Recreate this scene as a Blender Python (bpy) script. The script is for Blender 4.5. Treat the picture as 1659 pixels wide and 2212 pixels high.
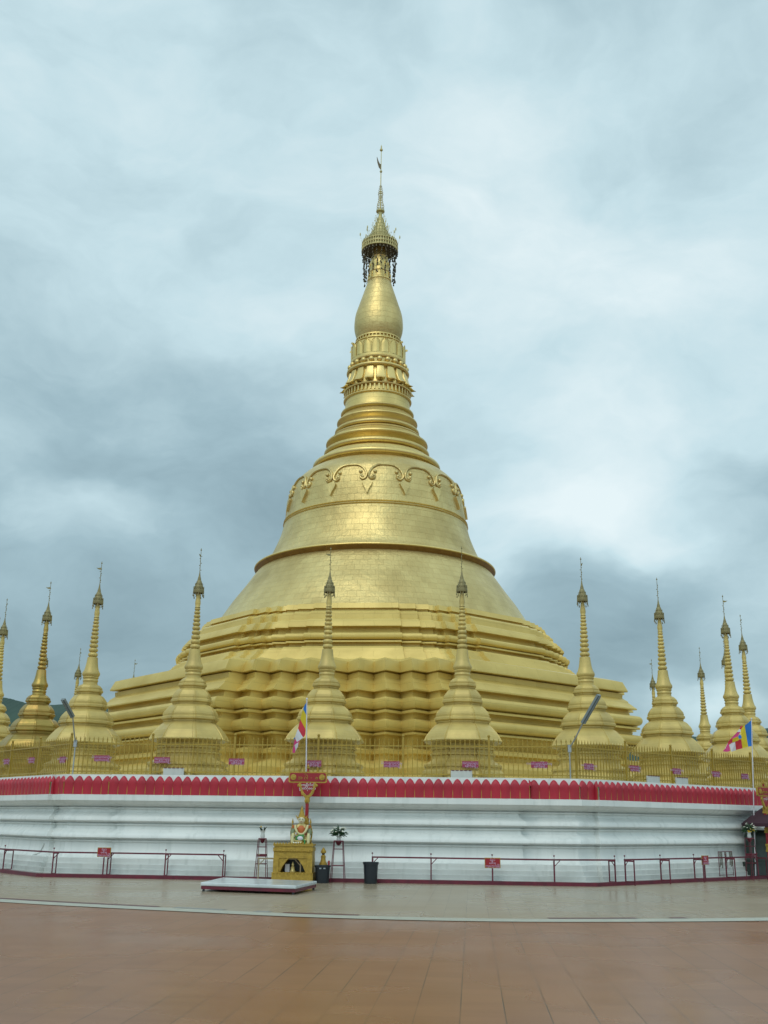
import bpy, bmesh, math, random
from math import sin, cos, pi, radians, atan2, sqrt, tan
from mathutils import Vector, Matrix, noise
random.seed(7)
for o in list(bpy.data.objects): bpy.data.objects.remove(o)
scn = bpy.context.scene
COL = scn.collection

# ------------------------------------------------------------------ camera
F, TH, RO, HC = 2224.3, .2915, .0126, 1.6
CX, CY, ROT = -.385, 46.85, -.0851        # axis of the great stupa and its turn
cam = bpy.data.cameras.new('camera'); co = bpy.data.objects.new('camera', cam); COL.objects.link(co)
cam.sensor_fit = 'VERTICAL'; cam.sensor_height = 36; cam.lens = F/2212*36
cam.clip_start = .1; cam.clip_end = 6000
co.matrix_world = Matrix.Translation((0, 0, HC)) @ Matrix.Rotation(pi/2+TH, 4, 'X') @ Matrix.Rotation(RO, 4, 'Z')
scn.camera = co
scn.view_settings.view_transform = 'Standard'; scn.view_settings.look = 'None'
scn.view_settings.exposure = 0.0; scn.view_settings.gamma = 1

def ray(x, y):
    a = x-829.5; b = 1106-y; c, s = cos(RO), sin(RO)
    X = (a*c-b*s)/F; U = (a*s+b*c)/F; c, s = cos(TH), sin(TH)
    return Vector((X, c-U*s, s+U*c))
def at_z(x, y, z=0.):
    d = ray(x, y); t = (z-HC)/d.z; return Vector((d.x*t, d.y*t, z))
def at_y(x, y, Y):
    d = ray(x, y); t = Y/d.y; return Vector((d.x*t, Y, HC+d.z*t))

# ------------------------------------------------------------------ world: overcast sky
w = bpy.data.worlds.new('World'); scn.world = w; w.use_nodes = True
NT = w.node_tree; N = NT.nodes; L = NT.links; N.clear()
def nd(t, **k):
    n = N.new(t)
    for a, b in k.items(): setattr(n, a, b)
    return n
out = nd('ShaderNodeOutputWorld'); bg = nd('ShaderNodeBackground'); L.new(bg.outputs[0], out.inputs[0])
SUN_EL, SUN_AZ = radians(52), radians(200)
sky = nd('ShaderNodeTexSky', sky_type='NISHITA', sun_disc=False, sun_elevation=SUN_EL, sun_rotation=radians(200), dust_density=4, air_density=1.2)
bgs = nd('ShaderNodeBackground'); L.new(sky.outputs[0], bgs.inputs[0]); bgs.inputs[1].default_value = .012
add = nd('ShaderNodeAddShader'); L.new(bg.outputs[0], add.inputs[0]); L.new(bgs.outputs[0], add.inputs[1]); L.new(add.outputs[0], out.inputs[0])
tc = nd('ShaderNodeTexCoord')
nrm = nd('ShaderNodeVectorMath', operation='NORMALIZE'); L.new(tc.outputs['Generated'], nrm.inputs[0])
D = nrm.outputs[0]
def wmath(op, a, b=None, c=None, clamp=False):
    n = nd('ShaderNodeMath', operation=op, use_clamp=clamp)
    for i, v in enumerate((a, b, c)):
        if v is None: continue
        if isinstance(v, (int, float)): n.inputs[i].default_value = v
        else: L.new(v, n.inputs[i])
    return n.outputs[0]
# stretch the clouds sideways, warp their directions
mp = nd('ShaderNodeMapping'); mp.inputs['Scale'].default_value = (1, 1, 1.7); L.new(D, mp.inputs[0])
n0 = nd('ShaderNodeTexNoise'); n0.inputs['Scale'].default_value = 3.2; n0.inputs['Detail'].default_value = 5; n0.inputs['Roughness'].default_value = .52; L.new(mp.outputs[0], n0.inputs[0])
sub = nd('ShaderNodeVectorMath', operation='SUBTRACT'); L.new(n0.outputs[1], sub.inputs[0]); sub.inputs[1].default_value = (.5, .5, .5)
scl = nd('ShaderNodeVectorMath', operation='SCALE'); L.new(sub.outputs[0], scl.inputs[0]); scl.inputs['Scale'].default_value = .26
wd = nd('ShaderNodeVectorMath', operation='ADD'); L.new(D, wd.inputs[0]); L.new(scl.outputs[0], wd.inputs[1])
n1 = nd('ShaderNodeTexNoise'); n1.inputs['Scale'].default_value = 4.0; n1.inputs['Detail'].default_value = 8; n1.inputs['Roughness'].default_value = .5; L.new(mp.outputs[0], n1.inputs[0])
n2 = nd('ShaderNodeTexNoise'); n2.inputs['Scale'].default_value = 9; n2.inputs['Detail'].default_value = 7; n2.inputs['Roughness'].default_value = .56
mp2 = nd('ShaderNodeMapping'); mp2.inputs['Scale'].default_value = (1, 1, 1.9); L.new(wd.outputs[0], mp2.inputs[0]); L.new(mp2.outputs[0], n2.inputs[0])
acc = wmath('MULTIPLY_ADD', n1.outputs[0], .34, -.17)
acc = wmath('ADD', acc, wmath('MULTIPLY_ADD', n2.outputs[0], .36, -.18))
# broad banks of light and dark cloud: direction, angular radius (rad), weight, squash in height
BANKS = [(330, 180, .20, .10, 1), (950, 480, .22, .14, 1), (1350, 650, .28, .22, 1), (1250, 1060, .16, .20, 1.6), (1560, 620, .18, .06, 1),
         (620, 700, .12, .08, 1.2), (150, 560, .2, .06, 1.4), (1400, 200, .22, -.12, 1), (60, 350, .14, -.10, 2), (290, 430, .08, -.10, 2),
         (120, 850, .20, -.04, 1.5), (430, 960, .18, -.06, 1.7), (90, 1000, .18, -.05, 2), (110, 1150, .10, .20, 1.8), (230, 1100, .08, .10, 1.6), (180, 1040, .08, -.12, 2.0), (1250, 1120, .09, .16, 1.6), (330, 1250, .24, -.07, 1.5),
         (60, 1300, .2, -.06, 1.5), (1580, 1010, .12, -.13, 2.4), (1320, 1270, .10, -.15, 1.6), (1330, 1430, .14, -.18, 2), (1600, 1230, .12, .04, 1.5),
         (1530, 1555, .10, .34, 2.5), (450, 1090, .1, -.06, 2), (700, 1180, .14, -.10, 1.5), (250, 1500, .22, -.08, 2), (700, 100, .2, -.06, 1)]
# unseen banks of cloud added behind the viewer to shape the bell's reflections: azimuth (deg, 0 = straight back, + = to the right), elevation, radius, weight, squash
BEHIND = [(38, 39, .30, -.75, .8), (62, 35, .30, .1, 1), (-35, 20, .4, .1, 1), (8, 62, .3, -.25, 1), (-75, 25, .35, -.35, 1.3), (100, 18, .3, -.3, 1.5)]
DIRS = [(ray(x, y).normalized(), rad, wt, sq) for (x, y, rad, wt, sq) in BANKS]
DIRS += [(Vector((sin(radians(a))*cos(radians(e)), -cos(radians(a))*cos(radians(e)), sin(radians(e)))), rad, wt, sq) for a, e, rad, wt, sq in BEHIND]
for (d, rad, wt, sq) in DIRS:
    s1 = nd('ShaderNodeVectorMath', operation='SUBTRACT'); L.new(wd.outputs[0], s1.inputs[0]); s1.inputs[1].default_value = d
    s2 = nd('ShaderNodeVectorMath', operation='MULTIPLY'); L.new(s1.outputs[0], s2.inputs[0]); s2.inputs[1].default_value = (1, 1, sq)
    s3 = nd('ShaderNodeVectorMath', operation='LENGTH'); L.new(s2.outputs[0], s3.inputs[0])
    m = nd('ShaderNodeMapRange', interpolation_type='SMOOTHERSTEP'); L.new(s3.outputs['Value'], m.inputs[0])
    m.inputs[1].default_value = rad*1.25; m.inputs[2].default_value = 0; m.inputs[3].default_value = 0; m.inputs[4].default_value = wt
    acc = wmath('ADD', acc, m.outputs[0])
sp = nd('ShaderNodeSeparateXYZ'); L.new(D, sp.inputs[0])
el = nd('ShaderNodeMapRange'); L.new(sp.outputs[2], el.inputs[0]); el.inputs[1].default_value = 0; el.inputs[2].default_value = .62; el.inputs[3].default_value = .42; el.inputs[4].default_value = .73
back = nd('ShaderNodeMapRange'); L.new(sp.outputs[1], back.inputs[0]); back.inputs[1].default_value = .3; back.inputs[2].default_value = -.6; back.inputs[3].default_value = 0; back.inputs[4].default_value = .16
acc = wmath('ADD', wmath('ADD', acc, el.outputs[0]), back.outputs[0], clamp=True)
cr = nd('ShaderNodeValToRGB'); L.new(acc, cr.inputs[0]); E = cr.color_ramp.elements
E[0].position = 0; E[0].color = (.145, .235, .27, 1)
E[1].position = 1; E[1].color = (.77, .88, .90, 1)
for p, c in ((.25, (.205, .31, .355, 1)), (.5, (.34, .485, .54, 1)), (.75, (.55, .72, .77, 1))):
    e = E.new(p); e.color = c
L.new(cr.outputs[0], bg.inputs[0])
bk = nd('ShaderNodeMapRange', interpolation_type='SMOOTHSTEP'); L.new(sp.outputs[1], bk.inputs[0]); bk.inputs[1].default_value = .25; bk.inputs[2].default_value = -.5; bk.inputs[3].default_value = 1.0; bk.inputs[4].default_value = 1.32  # sky strengthened behind the viewer, added to light the facing surfaces
L.new(bk.outputs[0], bg.inputs[1])

sl = bpy.data.lights.new('sun', 'SUN'); so = bpy.data.objects.new('sun', sl); COL.objects.link(so)
sl.energy = .5; sl.angle = radians(30); sl.color = (1, .95, .86)
so.rotation_euler = Vector((sin(SUN_AZ)*cos(SUN_EL)*-1*-1, cos(SUN_AZ)*cos(SUN_EL), sin(SUN_EL))).to_track_quat('Z', 'Y').to_euler()

# ------------------------------------------------------------------ materials
def mat(name, col, rough=.6, metal=0., col2=None, scale=6., bump=0., bscale=40., spec=.5, coords='Object', stretch=(1, 1, 1), rvar=0.):
    m = bpy.data.materials.new(name); m.use_nodes = True; t = m.node_tree; b = t.nodes['Principled BSDF']
    b.inputs['Roughness'].default_value = rough; b.inputs['Metallic'].default_value = metal; b.inputs['Base Color'].default_value = (*col, 1)
    b.inputs['Specular IOR Level'].default_value = spec
    tcn = t.nodes.new('ShaderNodeTexCoord'); mpn = t.nodes.new('ShaderNodeMapping'); mpn.inputs['Scale'].default_value = stretch
    t.links.new(tcn.outputs[coords], mpn.inputs[0])
    if col2 is not None or rvar:
        n = t.nodes.new('ShaderNodeTexNoise'); n.inputs['Scale'].default_value = scale; n.inputs['Detail'].default_value = 7; n.inputs['Roughness'].default_value = .6
        t.links.new(mpn.outputs[0], n.inputs[0])
        r = t.nodes.new('ShaderNodeValToRGB'); r.color_ramp.elements[0].position = .35; r.color_ramp.elements[1].position = .68
        r.color_ramp.elements[0].color = (*col, 1); r.color_ramp.elements[1].color = (*(col2 or col), 1)
        t.links.new(n.outputs[0], r.inputs[0]); t.links.new(r.outputs[0], b.inputs['Base Color'])
        if rvar:
            q = t.nodes.new('ShaderNodeMapRange'); t.links.new(n.outputs[0], q.inputs[0]); q.inputs[1].default_value = .3; q.inputs[2].default_value = .7
            q.inputs[3].default_value = rough-rvar; q.inputs[4].default_value = rough+rvar; t.links.new(q.outputs[0], b.inputs['Roughness'])
    if bump:
        n = t.nodes.new('ShaderNodeTexNoise'); n.inputs['Scale'].default_value = bscale; n.inputs['Detail'].default_value = 4; t.links.new(mpn.outputs[0], n.inputs[0])
        bp = t.nodes.new('ShaderNodeBump'); bp.inputs['Strength'].default_value = bump; bp.inputs['Distance'].default_value = .02
        t.links.new(n.outputs[0], bp.inputs['Height']); t.links.new(bp.outputs[0], b.inputs['Normal'])
    return m

def gold_panels(name, c1, c2, rough, metal, bw, bh, seam, seamcol, bump=.35, stain=None):
    """gilded sheets laid in courses: sheets differ a little, seams are thin, the leaf is crumpled"""
    m = bpy.data.materials.new(name); m.use_nodes = True; t = m.node_tree; b = t.nodes['Principled BSDF']; K = t.links.new
    b.inputs['Metallic'].default_value = metal
    uv = t.nodes.new('ShaderNodeUVMap'); uv.uv_map = 'UVMap'
    tcn = t.nodes.new('ShaderNodeTexCoord')
    nz = t.nodes.new('ShaderNodeTexNoise'); nz.inputs['Scale'].default_value = 1.1; nz.inputs['Detail'].default_value = 3; K(tcn.outputs['Object'], nz.inputs[0])
    sc = t.nodes.new('ShaderNodeVectorMath'); sc.operation = 'SCALE'; sc.inputs['Scale'].default_value = .10; K(nz.outputs[1], sc.inputs[0])
    ad = t.nodes.new('ShaderNodeVectorMath'); ad.operation = 'ADD'; K(uv.outputs[0], ad.inputs[0]); K(sc.outputs[0], ad.inputs[1])
    br = t.nodes.new('ShaderNodeTexBrick'); K(ad.outputs[0], br.inputs[0]); br.inputs['Scale'].default_value = 1
    br.inputs['Brick Width'].default_value = bw; br.inputs['Row Height'].default_value = bh; br.inputs['Mortar Size'].default_value = seam; br.inputs['Mortar Smooth'].default_value = .3
    br.inputs['Color1'].default_value = (*c1, 1); br.inputs['Color2'].default_value = (*c2, 1); br.inputs['Mortar'].default_value = (*seamcol, 1); br.offset = .35
    big = t.nodes.new('ShaderNodeTexNoise'); big.inputs['Scale'].default_value = .55; big.inputs['Detail'].default_value = 6; K(tcn.outputs['Object'], big.inputs[0])
    mx = t.nodes.new('ShaderNodeMix'); mx.data_type = 'RGBA'; mx.blend_type = 'MULTIPLY'; mx.inputs[0].default_value = .6
    rp = t.nodes.new('ShaderNodeValToRGB'); rp.color_ramp.elements[0].position = .32; rp.color_ramp.elements[1].position = .62
    rp.color_ramp.elements[0].color = (*(stain or (.72, .74, .70)), 1); rp.color_ramp.elements[1].color = (1, 1, 1, 1)
    K(big.outputs[0], rp.inputs[0]); K(br.outputs[0], mx.inputs[6]); K(rp.outputs[0], mx.inputs[7]); K(mx.outputs[2], b.inputs['Base Color'])
    q = t.nodes.new('ShaderNodeMapRange'); K(big.outputs[0], q.inputs[0]); q.inputs[1].default_value = .35; q.inputs[2].default_value = .65; q.inputs[3].default_value = rough+.07; q.inputs[4].default_value = rough-.07
    K(q.outputs[0], b.inputs['Roughness'])
    fn = t.nodes.new('ShaderNodeTexNoise'); fn.inputs['Scale'].default_value = 3.3; fn.inputs['Detail'].default_value = 6; fn.inputs['Roughness'].default_value = .65; K(tcn.outputs['Object'], fn.inputs[0])
    mm = t.nodes.new('ShaderNodeMath'); mm.operation = 'MULTIPLY_ADD'; K(br.outputs['Fac'], mm.inputs[0]); mm.inputs[1].default_value = -.25; K(fn.outputs[0], mm.inputs[2])
    bp = t.nodes.new('ShaderNodeBump'); bp.inputs['Strength'].default_value = bump; bp.inputs['Distance'].default_value = .06; K(mm.outputs[0], bp.inputs['Height']); K(bp.outputs[0], b.inputs['Normal'])
    return m

M = {}
M['leaf'] = gold_panels('gold_leaf_sheets', (.74, .59, .25), (.69, .54, .225), .42, .80, .40, .31, .006, (.58, .43, .16), .5, (.52, .50, .44))
M['ring'] = gold_panels('gilded_mouldings', (.80, .62, .24), (.76, .58, .22), .38, .8, 1.2, 2., .004, (.4, .26, .07), .2)
M['paint'] = gold_panels('gold_painted_masonry', (.71, .54, .16), (.67, .505, .145), .44, .18, 1.3, .5, .004, (.42, .31, .07), .22, (.74, .72, .64))
M['spire'] = mat('gold_paint_on_plaster', (.66, .51, .165), .44, .2, (.59, .45, .145), 3, .25, 9)
def vary(m, amt=.22):
    t = m.node_tree; b = t.nodes['Principled BSDF']; l = b.inputs['Base Color'].links[0]; src = l.from_socket
    oi = t.nodes.new('ShaderNodeObjectInfo'); mp_ = [n for n in t.nodes if n.type == 'MAPPING'][0]
    sc = t.nodes.new('ShaderNodeMath'); sc.operation = 'MULTIPLY'; sc.inputs[1].default_value = 37; t.links.new(oi.outputs['Random'], sc.inputs[0]); t.links.new(sc.outputs[0], mp_.inputs['Location'])
    n = t.nodes.new('ShaderNodeTexNoise'); n.inputs['Scale'].default_value = 1.3; n.inputs['Detail'].default_value = 6; t.links.new(mp_.outputs[0], n.inputs[0])
    r = t.nodes.new('ShaderNodeMapRange'); r.inputs[1].default_value = .35; r.inputs[2].default_value = .65; r.inputs[3].default_value = 1-amt; r.inputs[4].default_value = 1.02; t.links.new(n.outputs[0], r.inputs[0])
    x = t.nodes.new('ShaderNodeMix'); x.data_type = 'RGBA'; x.blend_type = 'MULTIPLY'; x.inputs[0].default_value = 1; t.links.new(src, x.inputs[6]); t.links.new(r.outputs[0], x.inputs[7]); t.links.new(x.outputs[2], b.inputs['Base Color'])
vary(M['spire'])
M['dull'] = mat('tarnished_gold', (.36, .28, .075), .38, .75, (.50, .33, .10), 2.2, .4, 6)
M['hti'] = mat('old_gilt_metal', (.56, .49, .22), .45, .55, (.42, .38, .18), 9)
M['hti_small'] = mat('weathered_gilt_finial', (.30, .26, .12), .55, .4, (.22, .19, .09), 12)
M['dark'] = mat('dark_bell_metal', (.10, .085, .05), .5, .5)
M['fence'] = mat('ochre_gloss_paint', (.40, .275, .035), .4, .1, (.32, .21, .028), 5)
M['gilt'] = mat('gold_paint', (.50, .33, .05), .5, .25, (.33, .21, .03), 14, .8, 45)
M['white'] = None
M['red'] = mat('crimson_paint', (.46, .018, .040), .5, 0, (.33, .015, .032), 2.2, .2, 30, stretch=(1, 1, .35))
M['maroon'] = mat('maroon_paint', (.15, .010, .028), .42, 0, (.085, .008, .02), 6)
M['signred'] = mat('sign_red', (.30, .010, .018), .4)
M['purple'] = mat('plaque_magenta', (.30, .03, .09), .5)
M['paper'] = mat('white_lettering', (.72, .72, .74), .6)
M['lilac'] = mat('faded_lettering', (.55, .40, .55), .6)
M['steel'] = mat('grey_steel', (.36, .40, .42), .4, .5)
M['palewood'] = mat('weathered_wood', (.34, .28, .17), .7, 0, (.26, .20, .12), 8)
M['bucket'] = mat('black_plastic', (.012, .018, .024), .35)
M['leafgreen'] = mat('leaf_green', (.03, .085, .03), .5, 0, (.015, .045, .018), 30)
M['leafdark'] = mat('dark_leaf', (.02, .045, .02), .5)
M['petal'] = mat('white_petals', (.78, .78, .66), .6)
M['yellowpetal'] = mat('yellow_petals', (.65, .42, .03), .6)
M['vase'] = mat('glazed_vase', (.55, .58, .56), .25)
M['darkgreen'] = mat('dark_green_stone', (.035, .055, .045), .4, 0, (.02, .035, .03), 8)
M['parasol'] = mat('maroon_cloth', (.045, .016, .026), .8)
M['blue'] = mat('flag_blue', (.02, .16, .52), .8); M['yellow'] = mat('flag_yellow', (.58, .46, .02), .8); M['fred'] = mat('flag_red', (.52, .03, .05), .8)
M['fwhite'] = mat('flag_white', (.62, .62, .66), .8); M['pink'] = mat('flag_pink', (.60, .06, .22), .8)
M['orange'] = mat('orange_robe', (.50, .13, .03), .5); M['green'] = mat('green_sash', (.03, .20, .04), .6)
M['skin'] = mat('gilded_skin', (.52, .42, .16), .35, .3); M['face'] = mat('pale_face_paint', (.66, .62, .42), .3); M['cream'] = mat('cream_garland', (.62, .58, .32), .7, 0, (.5, .45, .22), 40)
M['sage'] = mat('sage_sleeve', (.18, .22, .12), .6)
M['tray'] = mat('white_tarpaulin', (.60, .65, .66), .18, 0, (.46, .51, .52), 2.5, .8, 3)
M['terrace'] = mat('terrace_concrete', (.42, .33, .12), .6)
M['graymetal'] = mat('lamp_grey', (.22, .26, .27), .4, .3)
M['hill'] = mat('wooded_hill', (.020, .055, .040), .9, 0, (.035, .075, .050), .02)

def white_wall():
    m = mat('whitewash', (.76, .79, .77), .5, 0, (.68, .72, .705), 1.3, .15, 14, stretch=(1, 1, .4))
    t = m.node_tree; K = t.links.new; b = t.nodes['Principled BSDF']; src = b.inputs['Base Color'].links[0].from_socket
    g = t.nodes.new('ShaderNodeTexCoord'); mpn = t.nodes.new('ShaderNodeMapping'); mpn.inputs['Scale'].default_value = (3.4, 3.4, .16); K(g.outputs['Object'], mpn.inputs[0])
    n = t.nodes.new('ShaderNodeTexNoise'); n.inputs['Scale'].default_value = 1.6; n.inputs['Detail'].default_value = 4; n.inputs['Roughness'].default_value = .5; K(mpn.outputs[0], n.inputs[0])
    r = t.nodes.new('ShaderNodeValToRGB'); r.color_ramp.elements[0].position = .52; r.color_ramp.elements[1].position = .86; K(n.outputs[0], r.inputs[0])
    x = t.nodes.new('ShaderNodeMix'); x.data_type = 'RGBA'; K(r.outputs[0], x.inputs[0]); K(src, x.inputs[6]); x.inputs[7].default_value = (.56, .60, .58, 1)
    # splash dirt near the foot
    s = t.nodes.new('ShaderNodeSeparateXYZ'); K(g.outputs['Object'], s.inputs[0])
    q = t.nodes.new('ShaderNodeMapRange'); K(s.outputs[2], q.inputs[0]); q.inputs[1].default_value = .62; q.inputs[2].default_value = .02; q.inputs[3].default_value = 0; q.inputs[4].default_value = 1.1
    n2 = t.nodes.new('ShaderNodeTexNoise'); n2.inputs['Scale'].default_value = .9; n2.inputs['Detail'].default_value = 6; K(g.outputs['Object'], n2.inputs[0])
    mu = t.nodes.new('ShaderNodeMath'); mu.operation = 'MULTIPLY'; K(q.outputs[0], mu.inputs[0]); K(n2.outputs[0], mu.inputs[1])
    y = t.nodes.new('ShaderNodeMix'); y.data_type = 'RGBA'; K(mu.outputs[0], y.inputs[0]); K(x.outputs[2], y.inputs[6]); y.inputs[7].default_value = (.27, .27, .23, 1)
    # wall colour: streaked whitewash with the dirty foot mixed in
    K(y.outputs[2], b.inputs['Base Color'])
    return m
M['white'] = white_wall()
M['strip'] = mat('pale_kerb_strip', (.46, .46, .38), .45, 0, (.38, .39, .33), 5)
M['maroonline'] = mat('maroon_inlay', (.10, .02, .03), .4)
M['greyinlay'] = mat('grey_inlay', (.26, .27, .26), .4)

def floor_mat(name, c1, c2, joint, cell, rough, jw, cross, coat=.0, mott=.5):
    m = bpy.data.materials.new(name); m.use_nodes = True; t = m.node_tree; K = t.links.new; b = t.nodes['Principled BSDF']
    g = t.nodes.new('ShaderNodeTexCoord'); mp_ = t.nodes.new('ShaderNodeMapping'); mp_.inputs['Rotation'].default_value = (0, 0, -ROT); mp_.inputs['Location'].default_value = (.12, .03, 0); K(g.outputs['Object'], mp_.inputs[0])
    s = t.nodes.new('ShaderNodeSeparateXYZ'); K(mp_.outputs[0], s.inputs[0])
    def mth(op, a, v=None, c=False):
        n = t.nodes.new('ShaderNodeMath'); n.operation = op; n.use_clamp = c
        for i, u in enumerate((a, v)):
            if u is None: continue
            if isinstance(u, (int, float)): n.inputs[i].default_value = u
            else: K(u, n.inputs[i])
        return n.outputs[0]
    cx_ = mth('DIVIDE', s.outputs[0], cell); cy_ = mth('DIVIDE', s.outputs[1], cell)
    def line(v, wid):
        f = mth('FRACT', v); e = mth('ABSOLUTE', mth('SUBTRACT', f, .5)); r = t.nodes.new('ShaderNodeMapRange'); K(e, r.inputs[0]); r.inputs[1].default_value = .5-wid; r.inputs[2].default_value = .5-wid*.35; return r.outputs[0]
    # joints fade in and out along their length
    wn = t.nodes.new('ShaderNodeTexNoise'); wn.inputs['Scale'].default_value = .55; wn.inputs['Detail'].default_value = 3; K(g.outputs['Object'], wn.inputs[0])
    wr = t.nodes.new('ShaderNodeMapRange'); K(wn.outputs[0], wr.inputs[0]); wr.inputs[1].default_value = .36; wr.inputs[2].default_value = .66; wr.inputs[3].default_value = .28; wr.inputs[4].default_value = 1
    l1 = mth('MULTIPLY', line(cx_, jw), wr.outputs[0]); l2 = mth('MULTIPLY', line(cy_, jw), cross)
    lf = mth('MAXIMUM', l1, l2)
    # each tile its own shade
    cmb = t.nodes.new('ShaderNodeCombineXYZ'); K(mth('FLOOR', cx_), cmb.inputs[0]); K(mth('FLOOR', cy_), cmb.inputs[1])
    wh = t.nodes.new('ShaderNodeTexWhiteNoise'); K(cmb.outputs[0], wh.inputs[0])
    st = t.nodes.new('ShaderNodeMapping'); st.inputs['Scale'].default_value = (.7, 3.2, 1); K(mp_.outputs[0], st.inputs[0])
    n = t.nodes.new('ShaderNodeTexNoise'); n.inputs['Scale'].default_value = 1.3; n.inputs['Detail'].default_value = 6; n.inputs['Roughness'].default_value = .6; K(st.outputs[0], n.inputs[0])
    f = mth('ADD', mth('MULTIPLY', n.outputs[0], mott*2), mth('MULTIPLY', mth('SUBTRACT', wh.outputs[0], .5), .34)); f = mth('SUBTRACT', f, mott-.5, True)
    mx = t.nodes.new('ShaderNodeMix'); mx.data_type = 'RGBA'; K(f, mx.inputs[0]); mx.inputs[6].default_value = (*c1, 1); mx.inputs[7].default_value = (*c2, 1)
    my = t.nodes.new('ShaderNodeMix'); my.data_type = 'RGBA'; K(lf, my.inputs[0]); K(mx.outputs[2], my.inputs[6]); my.inputs[7].default_value = (*joint, 1); K(my.outputs[2], b.inputs['Base Color'])
    n3 = t.nodes.new('ShaderNodeTexNoise'); n3.inputs['Scale'].default_value = .3; n3.inputs['Detail'].default_value = 1.5; K(g.outputs['Object'], n3.inputs[0])
    r = t.nodes.new('ShaderNodeMapRange'); K(n3.outputs[0], r.inputs[0]); r.inputs[1].default_value = .35; r.inputs[2].default_value = .65; r.inputs[3].default_value = rough-.05; r.inputs[4].default_value = rough+.07; K(r.outputs[0], b.inputs['Roughness'])
    h = mth('MULTIPLY', lf, -1.0); bp = t.nodes.new('ShaderNodeBump'); bp.inputs['Strength'].default_value = .12; bp.inputs['Distance'].default_value = .01; K(h, bp.inputs['Height']); K(bp.outputs[0], b.inputs['Normal'])
    return m
M['orange_tile'] = floor_mat('terracotta_tile', (.205, .080, .032), (.315, .138, .064), (.02, .014, .011), .39, .27, .020, .08)
M['beige_tile'] = floor_mat('beige_tile', (.29, .235, .155), (.38, .31, .215), (.17, .14, .10), .40, .27, .02, .30, mott=.35)

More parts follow.
